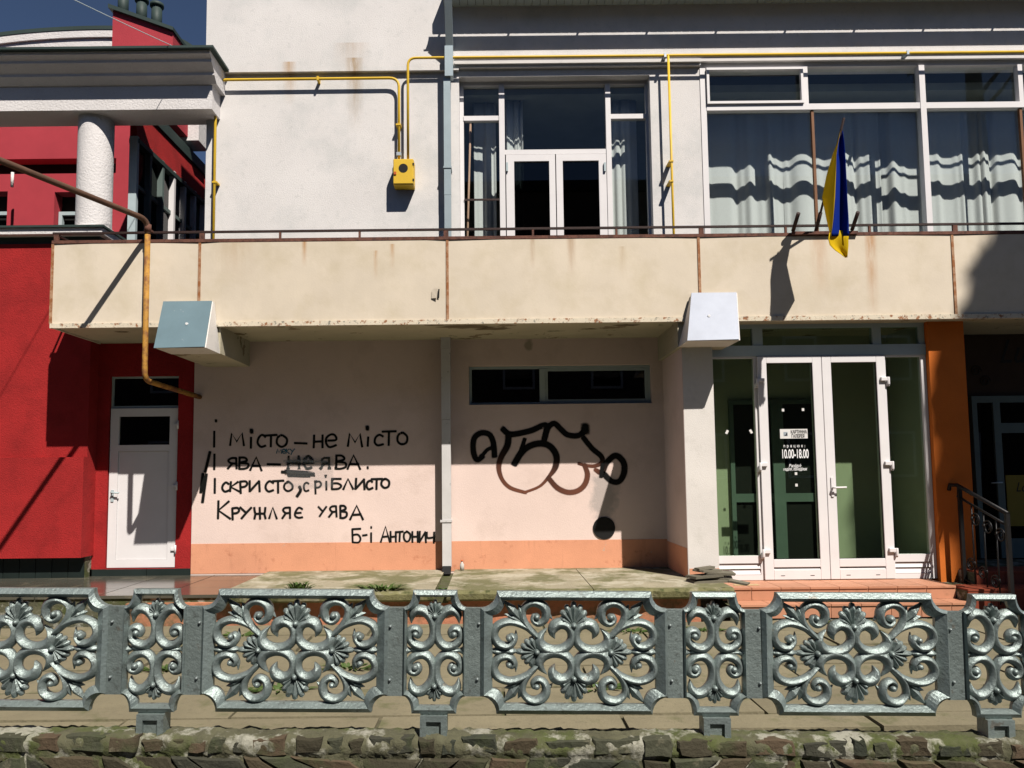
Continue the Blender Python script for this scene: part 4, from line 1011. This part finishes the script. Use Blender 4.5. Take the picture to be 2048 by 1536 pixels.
MB().hexa([(xq3-.05,8.96,ZWK-.02),(xq3+.045,8.96,ZWK-.02),(xq3+.045,9.05,ZWK-.04),(xq3-.05,9.05,ZWK-.04)],
          [(xq3-.05,9.07,zs_[-1]+.02),(xq3+.05,9.07,zs_[-1]+.02),(xq3+.05,9.15,zs_[-1]+.02),(xq3-.05,9.15,zs_[-1]+.02)]).build('outlet_shoe', M_black, dp)

# ------------------------------------------------------------------ yellow gas pipes and meter box
def bendpath(pts, r=.09, n=5):
    out = [Vector(pts[0])]
    for i in range(1, len(pts)-1):
        p0, p1, p2 = Vector(pts[i-1]), Vector(pts[i]), Vector(pts[i+1])
        a = p1+(p0-p1).normalized()*r; b = p1+(p2-p1).normalized()*r
        for j in range(n+1):
            t = j/n; out.append(a*(1-t)**2+p1*2*t*(1-t)+b*t*t)
    out.append(Vector(pts[-1])); return out
yp = YW-.085; yp2 = YW-.15
gp = thing('gas_pipe', (UX(430, 300, yp), yp, ZBF), 'thin yellow gas pipe rising beside the wall edge and bending down into the meter box', 'gas pipe')
xb1 = UX(798, 310, yp)
MB().tube(bendpath([(UX(430,300,yp), yp, ZBF), (UX(432,170,yp), yp, UZ(432,160,yp)), (xb1-.0, yp, UZ(798,156,yp)), (xb1, yp, UZ(798,330,yp))], .12), .017, 10).build('pipe', M_yel, gp)
for (x, z) in (U(430,365,yp), U(797,250,yp)): MB().box(x-.03, x+.03, yp-.022, YW, z-.01, z+.01).build('pipe_clip', M_yel, gp)
x, z = U(636, 157, yp); MB().box(x-.012, x+.012, yp-.022, YW, z-.03, z+.022).build('pipe_clip', M_yel, gp)
x, z = U(798, 309, yp); MB().box(x-.028, x+.028, yp-.028, yp+.028, z-.02, z+.02).build('valve', M_galv, gp)
g2 = thing('gas_pipe', (UX(1345, 300, yp2), yp2, ZBF), 'long yellow gas pipe along the upper wall with a riser dropping between the windows', 'gas pipe')
xb2 = UX(816, 250, yp2); zz1 = UZ(1100, 113, yp2)
MB().tube(bendpath([(xb2, yp2, UZ(816,325,yp2)), (xb2, yp2, zz1), (XR, yp2, zz1-.004)], .1), .016, 10).build('pipe', M_yel, g2)
MB().tube([(UX(1339,200,yp2), yp2, zz1), (UX(1343,300,yp2), yp2, ZBF)], .015, 10).build('riser', M_yel, g2)
for p_ in (1330, 1815): 
    x = UX(p_, 112, yp2); MB().box(x-.014, x+.014, yp2-.02, YW-.05, zz1-.03, zz1+.022).build('pipe_clip', M_galv, g2)
for py_ in (323, 363):
    x, z = U(1342, py_, yp2); MB().box(x-.026, x+.026, yp2-.022, YW, z-.009, z+.009).build('pipe_clip', M_yel, g2)
ym = YW-.20; mx0, mx1, mz0, mz1 = UR(786, 317, 827, 368, ym)
mbx = thing('gas_meter_box', ((mx0+mx1)/2, YW, mz0), 'yellow metal gas meter box with a round black window on the white wall', 'meter box')
bevel(MB().box(mx0, mx1, ym+.02, YW, mz0, mz1).build('case', M_yel, mbx), .008)
dd = bevel(MB().box(mx0+.004, mx1-.004, ym, ym+.019, mz0+.006, mz1-.004).build('door', M_yel, mbx), .006)
cxm, czm = (mx0+mx1)/2+.0, mz0+(mz1-mz0)*.62
MB().add([(cxm+.056*math.cos(2*math.pi*i/24), ym-.002, czm+.056*math.sin(2*math.pi*i/24)) for i in range(24)], [tuple(range(24))]).build('round_window', M_black, dd)
MB().box(mx0+.012, mx0+.04, ym-.012, ym+.001, czm-.08, czm-.045).build('latch', M_cap, dd)
for zz_ in (mz0+.05, mz1-.07): box('hinge', M_black, dd, mx1-.012, mx1+.006, ym-.004, ym+.012, zz_-.014, zz_+.014)

# ------------------------------------------------------------------ rusty gas pipe at the left corner
Bp = UP(296, 440, 8.08); zlow = UZ(296, 760, 8.08)
far = Bp+Vector((-.567, -1.5, .01))*2.3; far2 = Bp+Vector((-.567,-1.5,.01))*.02
rp = thing('street_gas_pipe', (Bp.x, 8.08, zlow), 'rusty yellow and brown gas pipe bending down in front of the balcony corner', 'gas pipe')
MB().tube(bendpath([far, Bp, (Bp.x, 8.08, Bp.z-.16)], .12), .030, 12).build('brown_run', M_brownpipe, rp)
MB().tube(bendpath([(Bp.x, 8.08, Bp.z-.08), (Bp.x+.005, 8.08, zlow), (UX(388,790,9.05), 9.24, UZ(388,792,9.1))], .10), .029, 12).build('drop_pipe', M_yrust, rp)
MB().tube([(Bp.x, 8.08, Bp.z-.05), (Bp.x, 8.08, Bp.z-.13)], .036, 12).build('coupling', M_rusty, rp)
MB().box(Bp.x-.012, Bp.x+.012, 8.08, YB+.03, zr0-.004, zr0+.016).build('rail_tie', M_rusty, rp)

# ------------------------------------------------------------------ flag
fl = thing('national_flag', tuple(UP(1632, 455, YB-.02)), 'blue and yellow flag hanging from a slanted pole on the balcony rail', 'flag')
base = UP(1633, 458, YB-.03); tip = UP(1688, 236, 7.36)
MB().tube([base, tip], .012, 8).build('flag_pole', M_rail, fl)
lv = [(262,1680,1681,1685),(285,1674,1676,1688),(310,1665,1672,1690),(350,1653,1671,1692),(395,1644,1669,1694),(440,1653,1665,1697),(470,1660,1661,1698)]
vs = []; fs = []; mi = []
NV, NH = 30, 14
def lerp_lv(y):
    for a, b in zip(lv, lv[1:]):
        if a[0] <= y <= b[0]:
            t = (y-a[0])/(b[0]-a[0]); return [a[k]+(b[k]-a[k])*t for k in range(1, 4)]
    return lv[-1][1:]
for i in range(NV+1):
    y = 262+(472-262)*i/NV; xl_, xm_, xr_ = lerp_lv(y); yc = 7.42+.03*(i/NV)
    for j in range(NH+1):
        s = j/NH
        if s <= .4: x = xl_+(xm_-xl_)*s/.4; dp_ = .34*(1-s/.4)*min(1, i/8)
        else: x = xm_+(xr_-xm_)*(s-.4)/.6; dp_ = .05*math.sin((s-.4)/.6*math.pi*1.1)+.012*math.sin((s-.4)/.6*9+y*.02)
        p = UP(x, y, yc+dp_); vs.append(p)
for i in range(NV):
    for j in range(NH):
        fs.append((i*(NH+1)+j, (i+1)*(NH+1)+j, (i+1)*(NH+1)+j+1, i*(NH+1)+j+1)); mi.append(1 if (j+.5)/NH < .4 else 0)
mbf = MB(); mbf.v = [tuple(v) for v in vs]; mbf.f = fs; mbf.mi = mi; mbf.sm = [True]*len(fs)
# lower yellow fold
o0 = len(mbf.v); L2 = [(466,1659,1698),(478,1657,1697),(490,1660,1697),(500,1670,1696),(508,1682,1695),(515,1691,1694)]
for (y, a_, b_) in L2:
    for j in range(9):
        s = j/8; p = UP(a_+(b_-a_)*s, y+(-6*math.sin(s*math.pi) if y < 470 else 0), 7.46+.05*math.sin(s*math.pi)+.012*math.sin(s*7)); mbf.v.append(tuple(p))
for i in range(len(L2)-1):
    for j in range(8): mbf.f.append((o0+i*9+j, o0+(i+1)*9+j, o0+(i+1)*9+j+1, o0+i*9+j+1)); mbf.mi.append(1); mbf.sm.append(True)
cl = mbf.build('flag_cloth', [M_fblue, M_fyel], fl)
md = cl.modifiers.new('s', 'SOLIDIFY'); md.thickness = .004
for (a, b) in (((1586,462),(1597,426)), ((1704,460),(1716,424))):
    MB().tube([UP(*a, YB-.03), UP(*b, YB-.20)], .020, 10).build('flag_socket', M_rail, bal)
MB().tube([base+Vector((0,.02,-.02)), base+(tip-base)*.16], .020, 10).build('flag_socket', M_rail, bal)
MB().box(UX(1583,462,YB)-.01, UX(1708,462,YB)+.02, YB-.05, YB-.015, ZPT-.02, ZPT+.012).build('socket_plate', M_rusty, bal)

# ------------------------------------------------------------------ red building on the left
rbld = thing('red_building', (-5.5, YR, 0), 'red stuccoed house with white column, pergola beam and pink chimney', 'building')
XRE = UX(172, 1000, YR)
zlg = UZ(80, 915, YR); zlb = UZ(80, 1115, YR); ztopw = UZ(60, 488, YR)
MB().box(-12, XRE, YR, YD+.25, zlg, ztopw).build('front_wall', M_red, rbld)
MB().box(-12, XRE+.002, YR-.08, YD+.248, zlb, zlg-.001).build('plinth_band', M_red, rbld)
MB().box(-12, XRE-.02, YR+.06, YD+.25, ZG, zlb-.001).build('plinth_core', M_mortar, rbld)
x = XRE-.02
while x > -6.6:
    MB().box(x-.186, x-.004, YR+.045, YR+.0605, ZPL-.1, zlb-.003).build('plinth_tile', M_blacktile, rbld); x -= .19
# door wall
dx_0, dx_1 = UX(214, 980, YD), UX(353, 980, YD); zdt_ = UZ(290, 752, YD); zdb = UZ(285, 1137, YD)
holes_wall(MB(), XRE-.02, XPL-.002, ZPL-.02, ZS+.03, YD, YD+.25, [(dx_0, dx_1, zdb, zdt_)]).build('door_wall', M_red, rbld)
MB().box(XPL-.3, XPL-.001, YW-.0, YD-.001, zdb, ZS+.01).build('pier_return', M_red, rbld) if False else None
x = XRE
for xx in (UX(172,1140,YD)+.05, UX(295,1140,YD), XPL):
    MB().box(x+.004, xx-.003, YD-.03, YD+.0, ZPL-.01, zdb-.004).build('threshold_tile', M_blacktile, rbld); x = xx
# white side door
yd = YD+.05
dfr = window_frame(MB(), dx_0, dx_1, zdb, zdt_, yd, yd+.07, .02).build('door_frame', M_gframe, rbld)
ztb = UZ(290, 815, yd); box('frame_bar', M_gframe, dfr, dx_0+.02, dx_1-.02, yd, yd+.07, ztb-.02, ztb+.02)
box('pane', M_dkglass, dfr, dx_0+.02, dx_1-.02, yd+.03, yd+.036, ztb+.02, zdt_-.02)
a, b = dx_0+.012, dx_1-.006; zt_ = ztb-.012; g0, g1 = UZ(290, 890, yd), UZ(290, 833, yd)
ddn = MB().box(a, a+.10, yd-.03, yd+.03, zdb+.01, zt_).box(b-.10, b, yd-.03, yd+.03, zdb+.01, zt_).box(a+.1, b-.1, yd-.03, yd+.03, g1, zt_).box(a+.1, b-.1, yd-.03, yd+.03, g0-.075, g0).box(a+.1, b-.1, yd-.03, yd+.03, zdb+.01, zdb+.10).build('side_door', M_wframe, rbld)
box('door_panel', M_wframe, ddn, a+.102, b-.102, yd-.018, yd+.02, zdb+.102, g0-.077)
box('pane', M_dkglass, ddn, a+.1, b-.1, yd, yd+.006, g0-.001, g1+.001)
for zz in (UZ(350,850,yd), UZ(350,972,yd), UZ(350,1098,yd)):
    MB().tube([(b+.004, yd-.045, zz-.05), (b+.004, yd-.045, zz+.05)], .014, 8).box(b-.05, b+.005, yd-.05, yd-.028, zz-.014, zz+.014).build('hinge', M_wframe, ddn)
hz = UZ(225, 985, yd); hx = a+.045
MB().box(hx-.016, hx+.016, yd-.04, yd-.029, hz-.11, hz+.03).tube([(hx, yd-.035, hz), (hx, yd-.075, hz), (hx+.10, yd-.078, hz-.004)], .010, 8).build('door_handle', M_gframe, ddn)
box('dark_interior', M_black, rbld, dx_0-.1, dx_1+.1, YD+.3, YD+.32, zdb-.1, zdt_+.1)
# terrace ledge, column, beam, cornice
YC0 = 8.95
lz1, lz0 = UZ(60, 456, YC0), UZ(60, 468, YC0)
MB().box(-12, UX(204,462,YC0), YC0, 10.8, lz0, lz1).build('terrace_edge', M_rwhite, rbld)
MB().box(-12, UX(198,480,YC0+.1), YC0+.12, 10.7, ztopw, lz0).build('terrace_slab', M_darkmetal, rbld)
MB().box(-12, UX(207,455,YC0)+.01, YC0-.03, 10.85, lz1, lz1+.025).build('terrace_flashing', M_darkmetal, rbld)
bz1, bz0 = UZ(200, 172, YC0), UZ(200, 220, YC0); xbr = UX(424, 200, YC0)
MB().box(-12, xbr, YC0, YC0+.42, bz0, bz1).build('pergola_beam', M_rwhite, rbld)
cr = UX(224,300,9.2)-UX(158,300,9.2); cr /= 2; ccx = UX(188,340,9.2)
col = MB(); nn = 32
MB().tube([(ccx, 9.23, lz1+.02), (ccx, 9.23, bz0+.02)], cr, nn, caps=False).build('column', M_rwhite, rbld)
MB().tube([(ccx, 9.23, lz1+.022), (ccx, 9.23, lz1+.06)], cr*1.12, nn).build('column_base', M_rwhite, rbld)
MB().xprism([(YC0-.02,bz1),(YC0-.10,bz1+.07),(YC0-.10,bz1+.10),(YC0-.20,bz1+.18),(YC0-.20,bz1+.21),(YC0-.26,bz1+.25),(YC0-.26,bz1+.285),(YC0+.45,bz1+.285),(YC0+.45,bz1)], -12, xbr+.06).build('cornice', M_darkmetal if False else M_rwhite, rbld)
MB().box(-12, xbr+.12, YC0-.32, YC0+.5, bz1+.287, bz1+.315).build('roof_edge', M_darkmetal, rbld)
# terrace back wall with openings
yt = 10.6
wins = [UR(-60, 383, 14, 460, yt), UR(108, 384, 152, 460, yt), UR(-80, 318, 160, 348, yt)]
holes_wall(MB(), -12, -4.66, lz1-.1, UZ(100, 246, yt)+.3, yt, yt+.2, [(-8.6, wins[0][1], lz1, wins[0][3]), (wins[1][0], wins[1][1], lz1, wins[1][3]), (-8.6, UX(232,330,yt), wins[2][2], wins[2][3])]).build('terrace_wall', M_red2, rbld)
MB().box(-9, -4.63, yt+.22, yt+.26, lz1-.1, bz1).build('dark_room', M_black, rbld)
for wn in wins[:2]:
    window_frame(MB(), wn[0]+.01, wn[1]-.005, lz1+.01, lz1+.62 if False else wn[2]+.3, yt+.1, yt+.16, .05).build('terrace_window', M_gframe, rbld)
MB().tube([(UX(25,350,10.3),10.3,UZ(25,345,10.3)),(UX(25,350,10.3),10.3,UZ(25,374,10.3))], .02, 8).build('hanging_lamp', M_rwhite, rbld)
# glazed side facade running back from the column
XS = -4.56
def SY(px): return XS*-1*FPX/(985-px)           # depth at which the plane X = XS meets a pixel column
ya_, yb__ = 9.55, 12.6
zf0 = CZ+4.34
sg = MB().box(XS-.05, XS, ya_, yb__, lz1-.25, lz1+.02).build('side_glazing', M_dframe, rbld)
nF = 9
for i in range(nF):
    yy = ya_+(yb__-ya_)*i/(nF-1); o = box('glazing_fin', M_wframe if i in (3, 4, 5, 6) else M_gframe if i in (0, 7) else M_dframe, sg, XS-.04, XS+.06, yy-.028, yy+.028, lz1-.2, zf0+.02)
    if i < nF-1:
        y2 = ya_+(yb__-ya_)*(i+1)/(nF-1); box('pane', M_dkglass, sg, XS-.02, XS-.014, yy+.028, y2-.028, lz1+.02, zf0)
        box('glazing_rail', M_dframe, sg, XS-.03, XS+.02, yy+.028, y2-.028, lz1+.75, lz1+.80)
MB().hexa([(XS-.05,ya_,zf0),(XS+.05,ya_,zf0),(XS+.05,yb__-.5,zf0),(XS-.05,yb__-.5,zf0)], [(XS-.05,ya_,zf0+.46),(XS+.0,ya_,zf0+.46),(XS+.0,yb__-.5,zf0+.46),(XS-.05,yb__-.5,zf0+.46)]).build('red_fascia', M_red, rbld)
MB().box(XS-.06, XS+.07, ya_, yb__, zf0-.06, zf0-.002).build('fascia_trim', M_darkmetal, rbld)
MB().box(XS-.08, XS+.03, ya_, 13.2, zf0+.462, zf0+.62).build('eave_beam', M_darkmetal, rbld)
MB().box(XS-.04, -3.0, 13.3, 13.5, lz1-.6, zf0+1.2).build('back_wall', M_red2, rbld)
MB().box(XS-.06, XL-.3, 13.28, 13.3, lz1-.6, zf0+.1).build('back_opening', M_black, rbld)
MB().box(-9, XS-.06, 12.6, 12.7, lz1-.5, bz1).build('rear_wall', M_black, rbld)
# arched gable and chimney above the roof
yg2 = 11.2; az = UZ(100, 130, yg2)
c0 = UX(210, 90, yg2); R = UX(330, 100, yg2)-UX(-160, 100, yg2); 
xA, zA = U(-160, 170, yg2); xB, zB = U(205, 62, yg2); xC, zC = U(400, 135, yg2)
def arcz(x, d=0):
    # ellipse-like curve peaking at xB
    h = zB-az; r = (xB-xA) if x < xB else (xC-xB)*1.0
    t = min(abs(x-xB)/r, 1); return az+h*math.sqrt(max(0, 1-t*t*.98))+d
xs_ = [xA+(xC-xA)*i/40 for i in range(41)]
MB().prism([(xA,az-1.2)]+[(xC,az-1.2)]+[(x, arcz(x, -.06)) for x in reversed(xs_)], yg2, yg2+.4).build('arched_gable', M_rwhite, rbld)
MB().prism([(x, arcz(x, -.11)) for x in xs_]+[(x, arcz(x, 0.0)) for x in reversed(xs_)], yg2-.035, yg2-.001).build('arch_moulding', M_rwhite, rbld)
MB().prism([(x, arcz(x, .002)) for x in xs_]+[(x, arcz(x, .06)) for x in reversed(xs_)], yg2-.045, yg2+.4).build('arch_roof', M_darkmetal, rbld)
ych = 10.6
p0, p1 = U(226, 20, ych), U(346, 64, ych); zcb = UZ(280, 130, ych)
chm = MB().prism([(p0[0],zcb-.8),(p1[0],zcb-.8),(p1[0],p1[1]),(p0[0],p0[1])], ych, ych+.7).build('chimney', M_red2, rbld)
MB().prism([(p0[0]-.05,p0[1]+.01),(p1[0]+.02,p1[1]+.0),(p1[0]+.02,p1[1]+.05),(p0[0]-.05,p0[1]+.07)], ych-.05, ych+.75).build('chimney_cap', M_darkmetal, chm)
for (px_, py_, pt) in ((246, 26, -18), (283, 36, 2), (313, 50, 12)):
    q = UP(px_, py_, ych+.3); zt2 = UZ(px_, pt, ych+.3)
    MB().tube([(q.x, ych+.3, q.z-.12), (q.x, ych+.3, zt2)], .075, 14).tube([(q.x, ych+.3, zt2-.02), (q.x, ych+.3, zt2+.03)], .098, 14).build('flue', M_darkmetal, chm)
# overhead wire
wa = UP(408, 120, YW); wb = UP(160, -4, 7.4)
wd_ = (wb-wa)
tag(MB().tube([wa+wd_*t+Vector((0,0,-.25*(t*(2.6-t))*.12)) for t in [k*.13 for k in range(21)]], .0045, 5).build('overhead_wire', M_gframe), 'thin overhead wire stretched from the white wall past the chimney', 'wire')

# ------------------------------------------------------------------ shop front on the right, its colours darkened to stand in for shade
yq = YW+.05
sx_0 = xo1
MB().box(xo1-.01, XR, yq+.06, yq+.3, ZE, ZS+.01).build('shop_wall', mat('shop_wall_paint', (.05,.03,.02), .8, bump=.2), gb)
zt5 = UZ(2000, 792, yq)
sdf = MB()
xs_ = [UX(p, 950, yq) for p in (1950, 1960, 1992, 2006, 2120, 2140)]
sdf.box(xs_[0], xs_[5], yq-.02, yq+.05, zt5-.08, zt5); sdf.box(xs_[0], xs_[1], yq-.02, yq+.05, ZE+.12, zt5-.08); sdf.box(xs_[2], xs_[3], yq-.02, yq+.05, ZE+.12, zt5-.08); sdf.box(xs_[4], xs_[5], yq-.02, yq+.05, ZE+.12, zt5-.08)
zt6 = UZ(2020, 856, yq); sdf.box(xs_[3], xs_[4], yq-.02, yq+.05, zt6-.06, zt6+.06); sdf.box(xs_[3], xs_[4], yq-.02, yq+.05, ZE+.12, ZE+.35)
sdr = sdf.build('shop_door', M_dframe, gb)
box('pane', M_dkglass, sdr, xs_[1], xs_[2], yq+.01, yq+.016, ZE+.12, zt5-.08)
box('pane', M_dkglass, sdr, xs_[3], xs_[4], yq+.01, yq+.016, ZE+.35, zt5-.08)
px0_, px1_, pz0_, pz1_ = UR(2014, 950, 2080, 1052, yq)
pst = box('poster', M_poster, sdr, px0_, px1_, yq-.004, yq+.004, pz0_, pz1_)
text('poster_lettering', 'Lo', 2042, 975, yq-.006, .16, M_ink, pst, shear=.35, sx=.8)
text('shop_lettering', 'Lu', 2022, 705, yq+.056, .42, M_ink, sdr, shear=.45, sx=.8)
for (cx_, cy_) in ((1952, 742), (1970, 762)):
    c = UP(cx_, cy_, yq+.055); MB().tube([c+Vector((.07*math.cos(a)*(1-a/14), 0, .07*math.sin(a)*(1-a/14))) for a in [k*.5 for k in range(22)]], .006, 6).build('sign_curl', M_ink, sdr)
for s in (sx_0,): pass
box('door_pull', M_gframe, sdr, xs_[2]-.03, xs_[2]-.01, yq-.07, yq-.05, UZ(1990,990,yq), UZ(1990,950,yq)) if False else MB().tube([(xs_[2]+.03, yq-.02, UZ(1990,965,yq)), (xs_[2]+.03, yq-.06, UZ(1990,965,yq)), (xs_[2]-.10, yq-.06, UZ(1990,966,yq))], .009, 8).build('door_handle', M_gframe, sdr)

# wrought iron handrail
hx_ = 4.98; ha, hb_ = Vector((hx_, 8.3, UZ(1910,970,8.3))), Vector((hx_, 7.5, UZ(2003,1028,7.5)))
hr = thing('iron_handrail', (hx_, 7.9, 0), 'black wrought iron handrail with scrolls on the shop steps beside the orange pier', 'handrail')
MB().tube([ha+Vector((-.03,.10,-.06)), ha+Vector((-.02,.09,.0)), ha, hb_], .021, 8).build('top_rail', M_iron, hr)
MB().tube([ha+Vector((0,0,-.12)), hb_+Vector((0,0,-.12))], .013, 6).build('lower_rail', M_iron, hr)
MB().tube([ha+Vector((0,.0,-.98)), hb_+Vector((0,0,-.90))], .012, 6).build('bottom_rail', M_iron, hr)
MB().box(hx_-.018, hx_+.018, 8.24, 8.276, ZE-.02, ha.z-.01).build('post', M_iron, hr)
MB().box(hx_-.018, hx_+.018, 7.5, 7.536, -.02, hb_.z).build('post', M_iron, hr)
for i in range(1, 4):
    y = 8.26-i*.19; t = (8.3-y)/.8; zt_ = ha.z+(hb_.z-ha.z)*t-.12; zb_ = ha.z+(hb_.z-ha.z)*t-.93
    MB().tube([(hx_, y, zb_-.03), (hx_, y, zt_)], .008, 6).build('baluster', M_iron, hr)
    for (zc, s) in ((zt_-.16, 1), (zb_+.18, -1)):
        MB().tube([(hx_, y+s*(.075*(1-a/16))*math.cos(a)-s*.06, zc+.075*(1-a/16)*math.sin(a)) for a in [k*.45 for k in range(24)]], .008, 6).build('scroll', M_iron, hr)

# ------------------------------------------------------------------ small things on the walkway
def shard(cx, cy, z, lx_, ly_, th, rz, tilt, label):
    o = MB().prism([(-lx_/2,0),(lx_/2*.9,0),(lx_/2,th),(-lx_/2*.95,th)], -ly_/2, ly_/2).build('slate_shard', M_slate)
    o.location = (cx, cy, z); o.rotation_euler = (tilt*.4, tilt, rz); return tag(o, label, 'slate', 'pile of slate shards by the entrance pier')
sxp, _ = U(1418, 1150, 8.05)
z = ZWK
specs = [(0,0,.44,.24,.10,0),(.05,.05,.36,.22,-.25,.03),(-.06,-.02,.34,.20,.3,-.03),(.10,.03,.30,.20,-.1,.05),(-.02,.04,.26,.16,.5,.02),(-.05,.02,.18,.12,.2,-.10)]
lab = 'broken grey slate shard stacked in the pile beside the white entrance pier'
for i, (ax, ay, lx_, ly_, rz, tl) in enumerate(specs):
    shard(sxp+ax, 8.0+ay, z, lx_, ly_, .022, rz, tl, lab); z += .0245
shard(sxp+.22, 7.78, ZWK+.01, .20, .10, .02, -.6, .12, lab)
cb = MB().prism([(-.14,0),(.12,0),(.12,.006),(-.13,.006)], -.04, .04).build('cardboard_scrap', M_card); cb.location = (UX(1495,1168,8.1), 8.12, ZE+.001)
tag(cb, 'scrap of tan cardboard lying on the tiled entrance step', 'cardboard')
bx_, _ = U(924, 1128, 9.12)
bo = thing('bottle', (bx_, 9.12, ZWK), 'small pale plastic bottle at the foot of the wall by the drainpipe', 'bottle')
MB().tube([(bx_,9.12,ZWK),(bx_,9.12,ZWK+.07),(bx_,9.12,ZWK+.09),(bx_,9.12,ZWK+.105)], [.026,.026,.012,.011], 12).build('body', M_bottle, bo)
MB().tube([(bx_,9.12,ZWK+.104),(bx_,9.12,ZWK+.12)], .014, 10).build('cap', M_cap, bo)
# weeds
def weed(x, y, z, n, h, spread, label, seed):
    rnd = random.Random(seed); mb = MB()
    for i in range(n):
        a = rnd.uniform(0, 6.28); r = spread*rnd.random()**.6; hh = h*rnd.uniform(.4, 1.1); bx, by = x+r*.5*math.cos(a)*1.6, y+r*.35*math.sin(a)
        tx, ty = bx+r*1.2*math.cos(a), by+r*.6*math.sin(a); wv = rnd.uniform(.006, .012); px, py = -math.sin(a)*wv, math.cos(a)*wv
        mb.add([(bx-px,by-py,z),(bx+px,by+py,z),((bx+tx)/2+px*1.4,(by+ty)/2+py*1.4,z+hh*.7),((bx+tx)/2-px*1.4,(by+ty)/2-py*1.4,z+hh*.7),(tx,ty,z+hh*rnd.uniform(.6,1))], [(0,1,2,3),(3,2,4)])
    return tag(mb.build('weed', M_leafg), label, 'weed')
for (px_, py_, n, h, s_, label, sd) in ((598,1174,70,.11,.10,'dry weed tuft growing in the walkway below the word uyava',1), (762,1176,90,.07,.17,'green weed patch on the walkway edge below the signature',2)):
    Yq = 7.66; x = UX(px_, py_, Yq); weed(x, Yq, ZWK-.01, n, h, s_, label, sd)
weed(UX(895,1172,7.8), 7.8, ZWK-.05, 60, .06, .12, 'weeds growing in the drain gap of the walkway', 3)
for i, (px_, Yq) in enumerate(((480, 7.1), (700, 5.92), (1265, 7.12), (1690, 7.45), (330, 5.93), (1400, 7.14), (560, 5.34), (1190, 5.32))):
    x = UX(px_, 1300, Yq)
    weed(x, Yq, -.015, 70, .05, .16, ('low green weeds in the forecourt joint behind the wide scroll panel', 'green weeds sprouting between slabs behind the fence', 'weeds along the forecourt edge below the walkway', 'weeds at the foot of the tiled steps', 'weeds in the slab joint behind the narrow panel near the side door', 'weeds behind the narrow panel below the slate pile', 'weeds in the front slab joint close to the stone wall', 'sparse weeds between slabs below the looping tag')[i], 20+i)

# ------------------------------------------------------------------ street tree out of frame that shades the right end of the facade
SD = Vector((.57, -1.0, 1.43)); TT = 10.0
b1 = UP(2215, 640, YB)+SD*TT; b2 = UP(2372, 1010, YE)+SD*TT; b3 = UP(2345, 1190, 7.9)+SD*TT
tc = Vector((b1.x+.9, b1.y, 0))
tr = thing('street_tree', (tc.x, tc.y, ZG), 'tall dense street tree on the pavement shading the shop end of the facade', 'tree')
MB().tube([(tc.x, tc.y, ZG-.05), (tc.x+.1, tc.y, 4), (tc.x, tc.y+.1, 11), (tc.x, tc.y, b1.z)], [.36, .30, .22, .08], 12).build('trunk', M_bark, tr)
rnd = random.Random(9); mb = MB()
for i in range(10):
    a = i*.7; mb.tube([(tc.x, tc.y, 11+i*.45), (tc.x+.8*math.cos(a), tc.y+.8*math.sin(a), 11.8+i*.5), (tc.x+1.4*math.cos(a), tc.y+1.4*math.sin(a), 12.6+i*.5)], [.08, .05, .02], 6)
mb.build('limbs', M_bark, tr)
mb = MB()
for (c0, ra) in ((b1, (1.45, 1.45, 1.5)), (b2, (1.75, 1.75, 2.0)), (b3, (1.75, 1.75, 1.6)), (Vector((tc.x+1.1, tc.y, (b1.z+b2.z)/2+.2)), (2.0, 1.8, 3.0))):
    for i in range(5200):
        d = Vector((rnd.gauss(0,1), rnd.gauss(0,1), rnd.gauss(0,1))).normalized(); rr = rnd.random()**.33
        bump_ = 1+.06*math.sin(d.x*5+d.z*4)+.05*math.sin(d.y*7-d.z*6)
        c = c0+Vector((d.x*ra[0], d.y*ra[1], d.z*ra[2]))*rr*bump_
        a = Vector((rnd.gauss(0,1), rnd.gauss(0,1), rnd.gauss(0,1))).normalized(); b = a.orthogonal().normalized(); s = rnd.uniform(.12, .24)
        mb.add([c-a*s, c+b*s*.6, c+a*s, c-b*s*.6], [(0,1,2,3)])
mb.build('crown', M_crown, tr)

# ------------------------------------------------------------------ unseen house row behind the camera, added to cut the sky fill
M_ob = mat('brown_brick_facade', (.14, .10, .075), .9, var=.15, bump=.3)
ob = thing('added_house_row', (0, -10, ZG), 'long brown brick house row added unseen across the street to cut sky light', 'building')
MB().box(-34, 26, -18, -10, ZG-.05, 12.2).build('wall', M_ob, ob)
MB().box(-34.2, 26.2, -18.2, -9.8, 12.2, 12.6).build('roof', M_asph, ob)
wfm = window_frame(MB(), -.6, .6, 0, 1.6, -.05, .04, .09).mesh('window', M_wframe); wpm = MB().box(-.52, .52, -.03, .01, .08, 1.52).mesh('pane', M_dkglass)
for i in range(18):
    for z in (1.2, 4.6, 8.2):
        o = link('window', wfm, None, (-32+i*3.3, -9.98, z)); attach(o, ob)
        q = bpy.data.objects.new('pane', wpm); COL.objects.link(q); q.parent = o
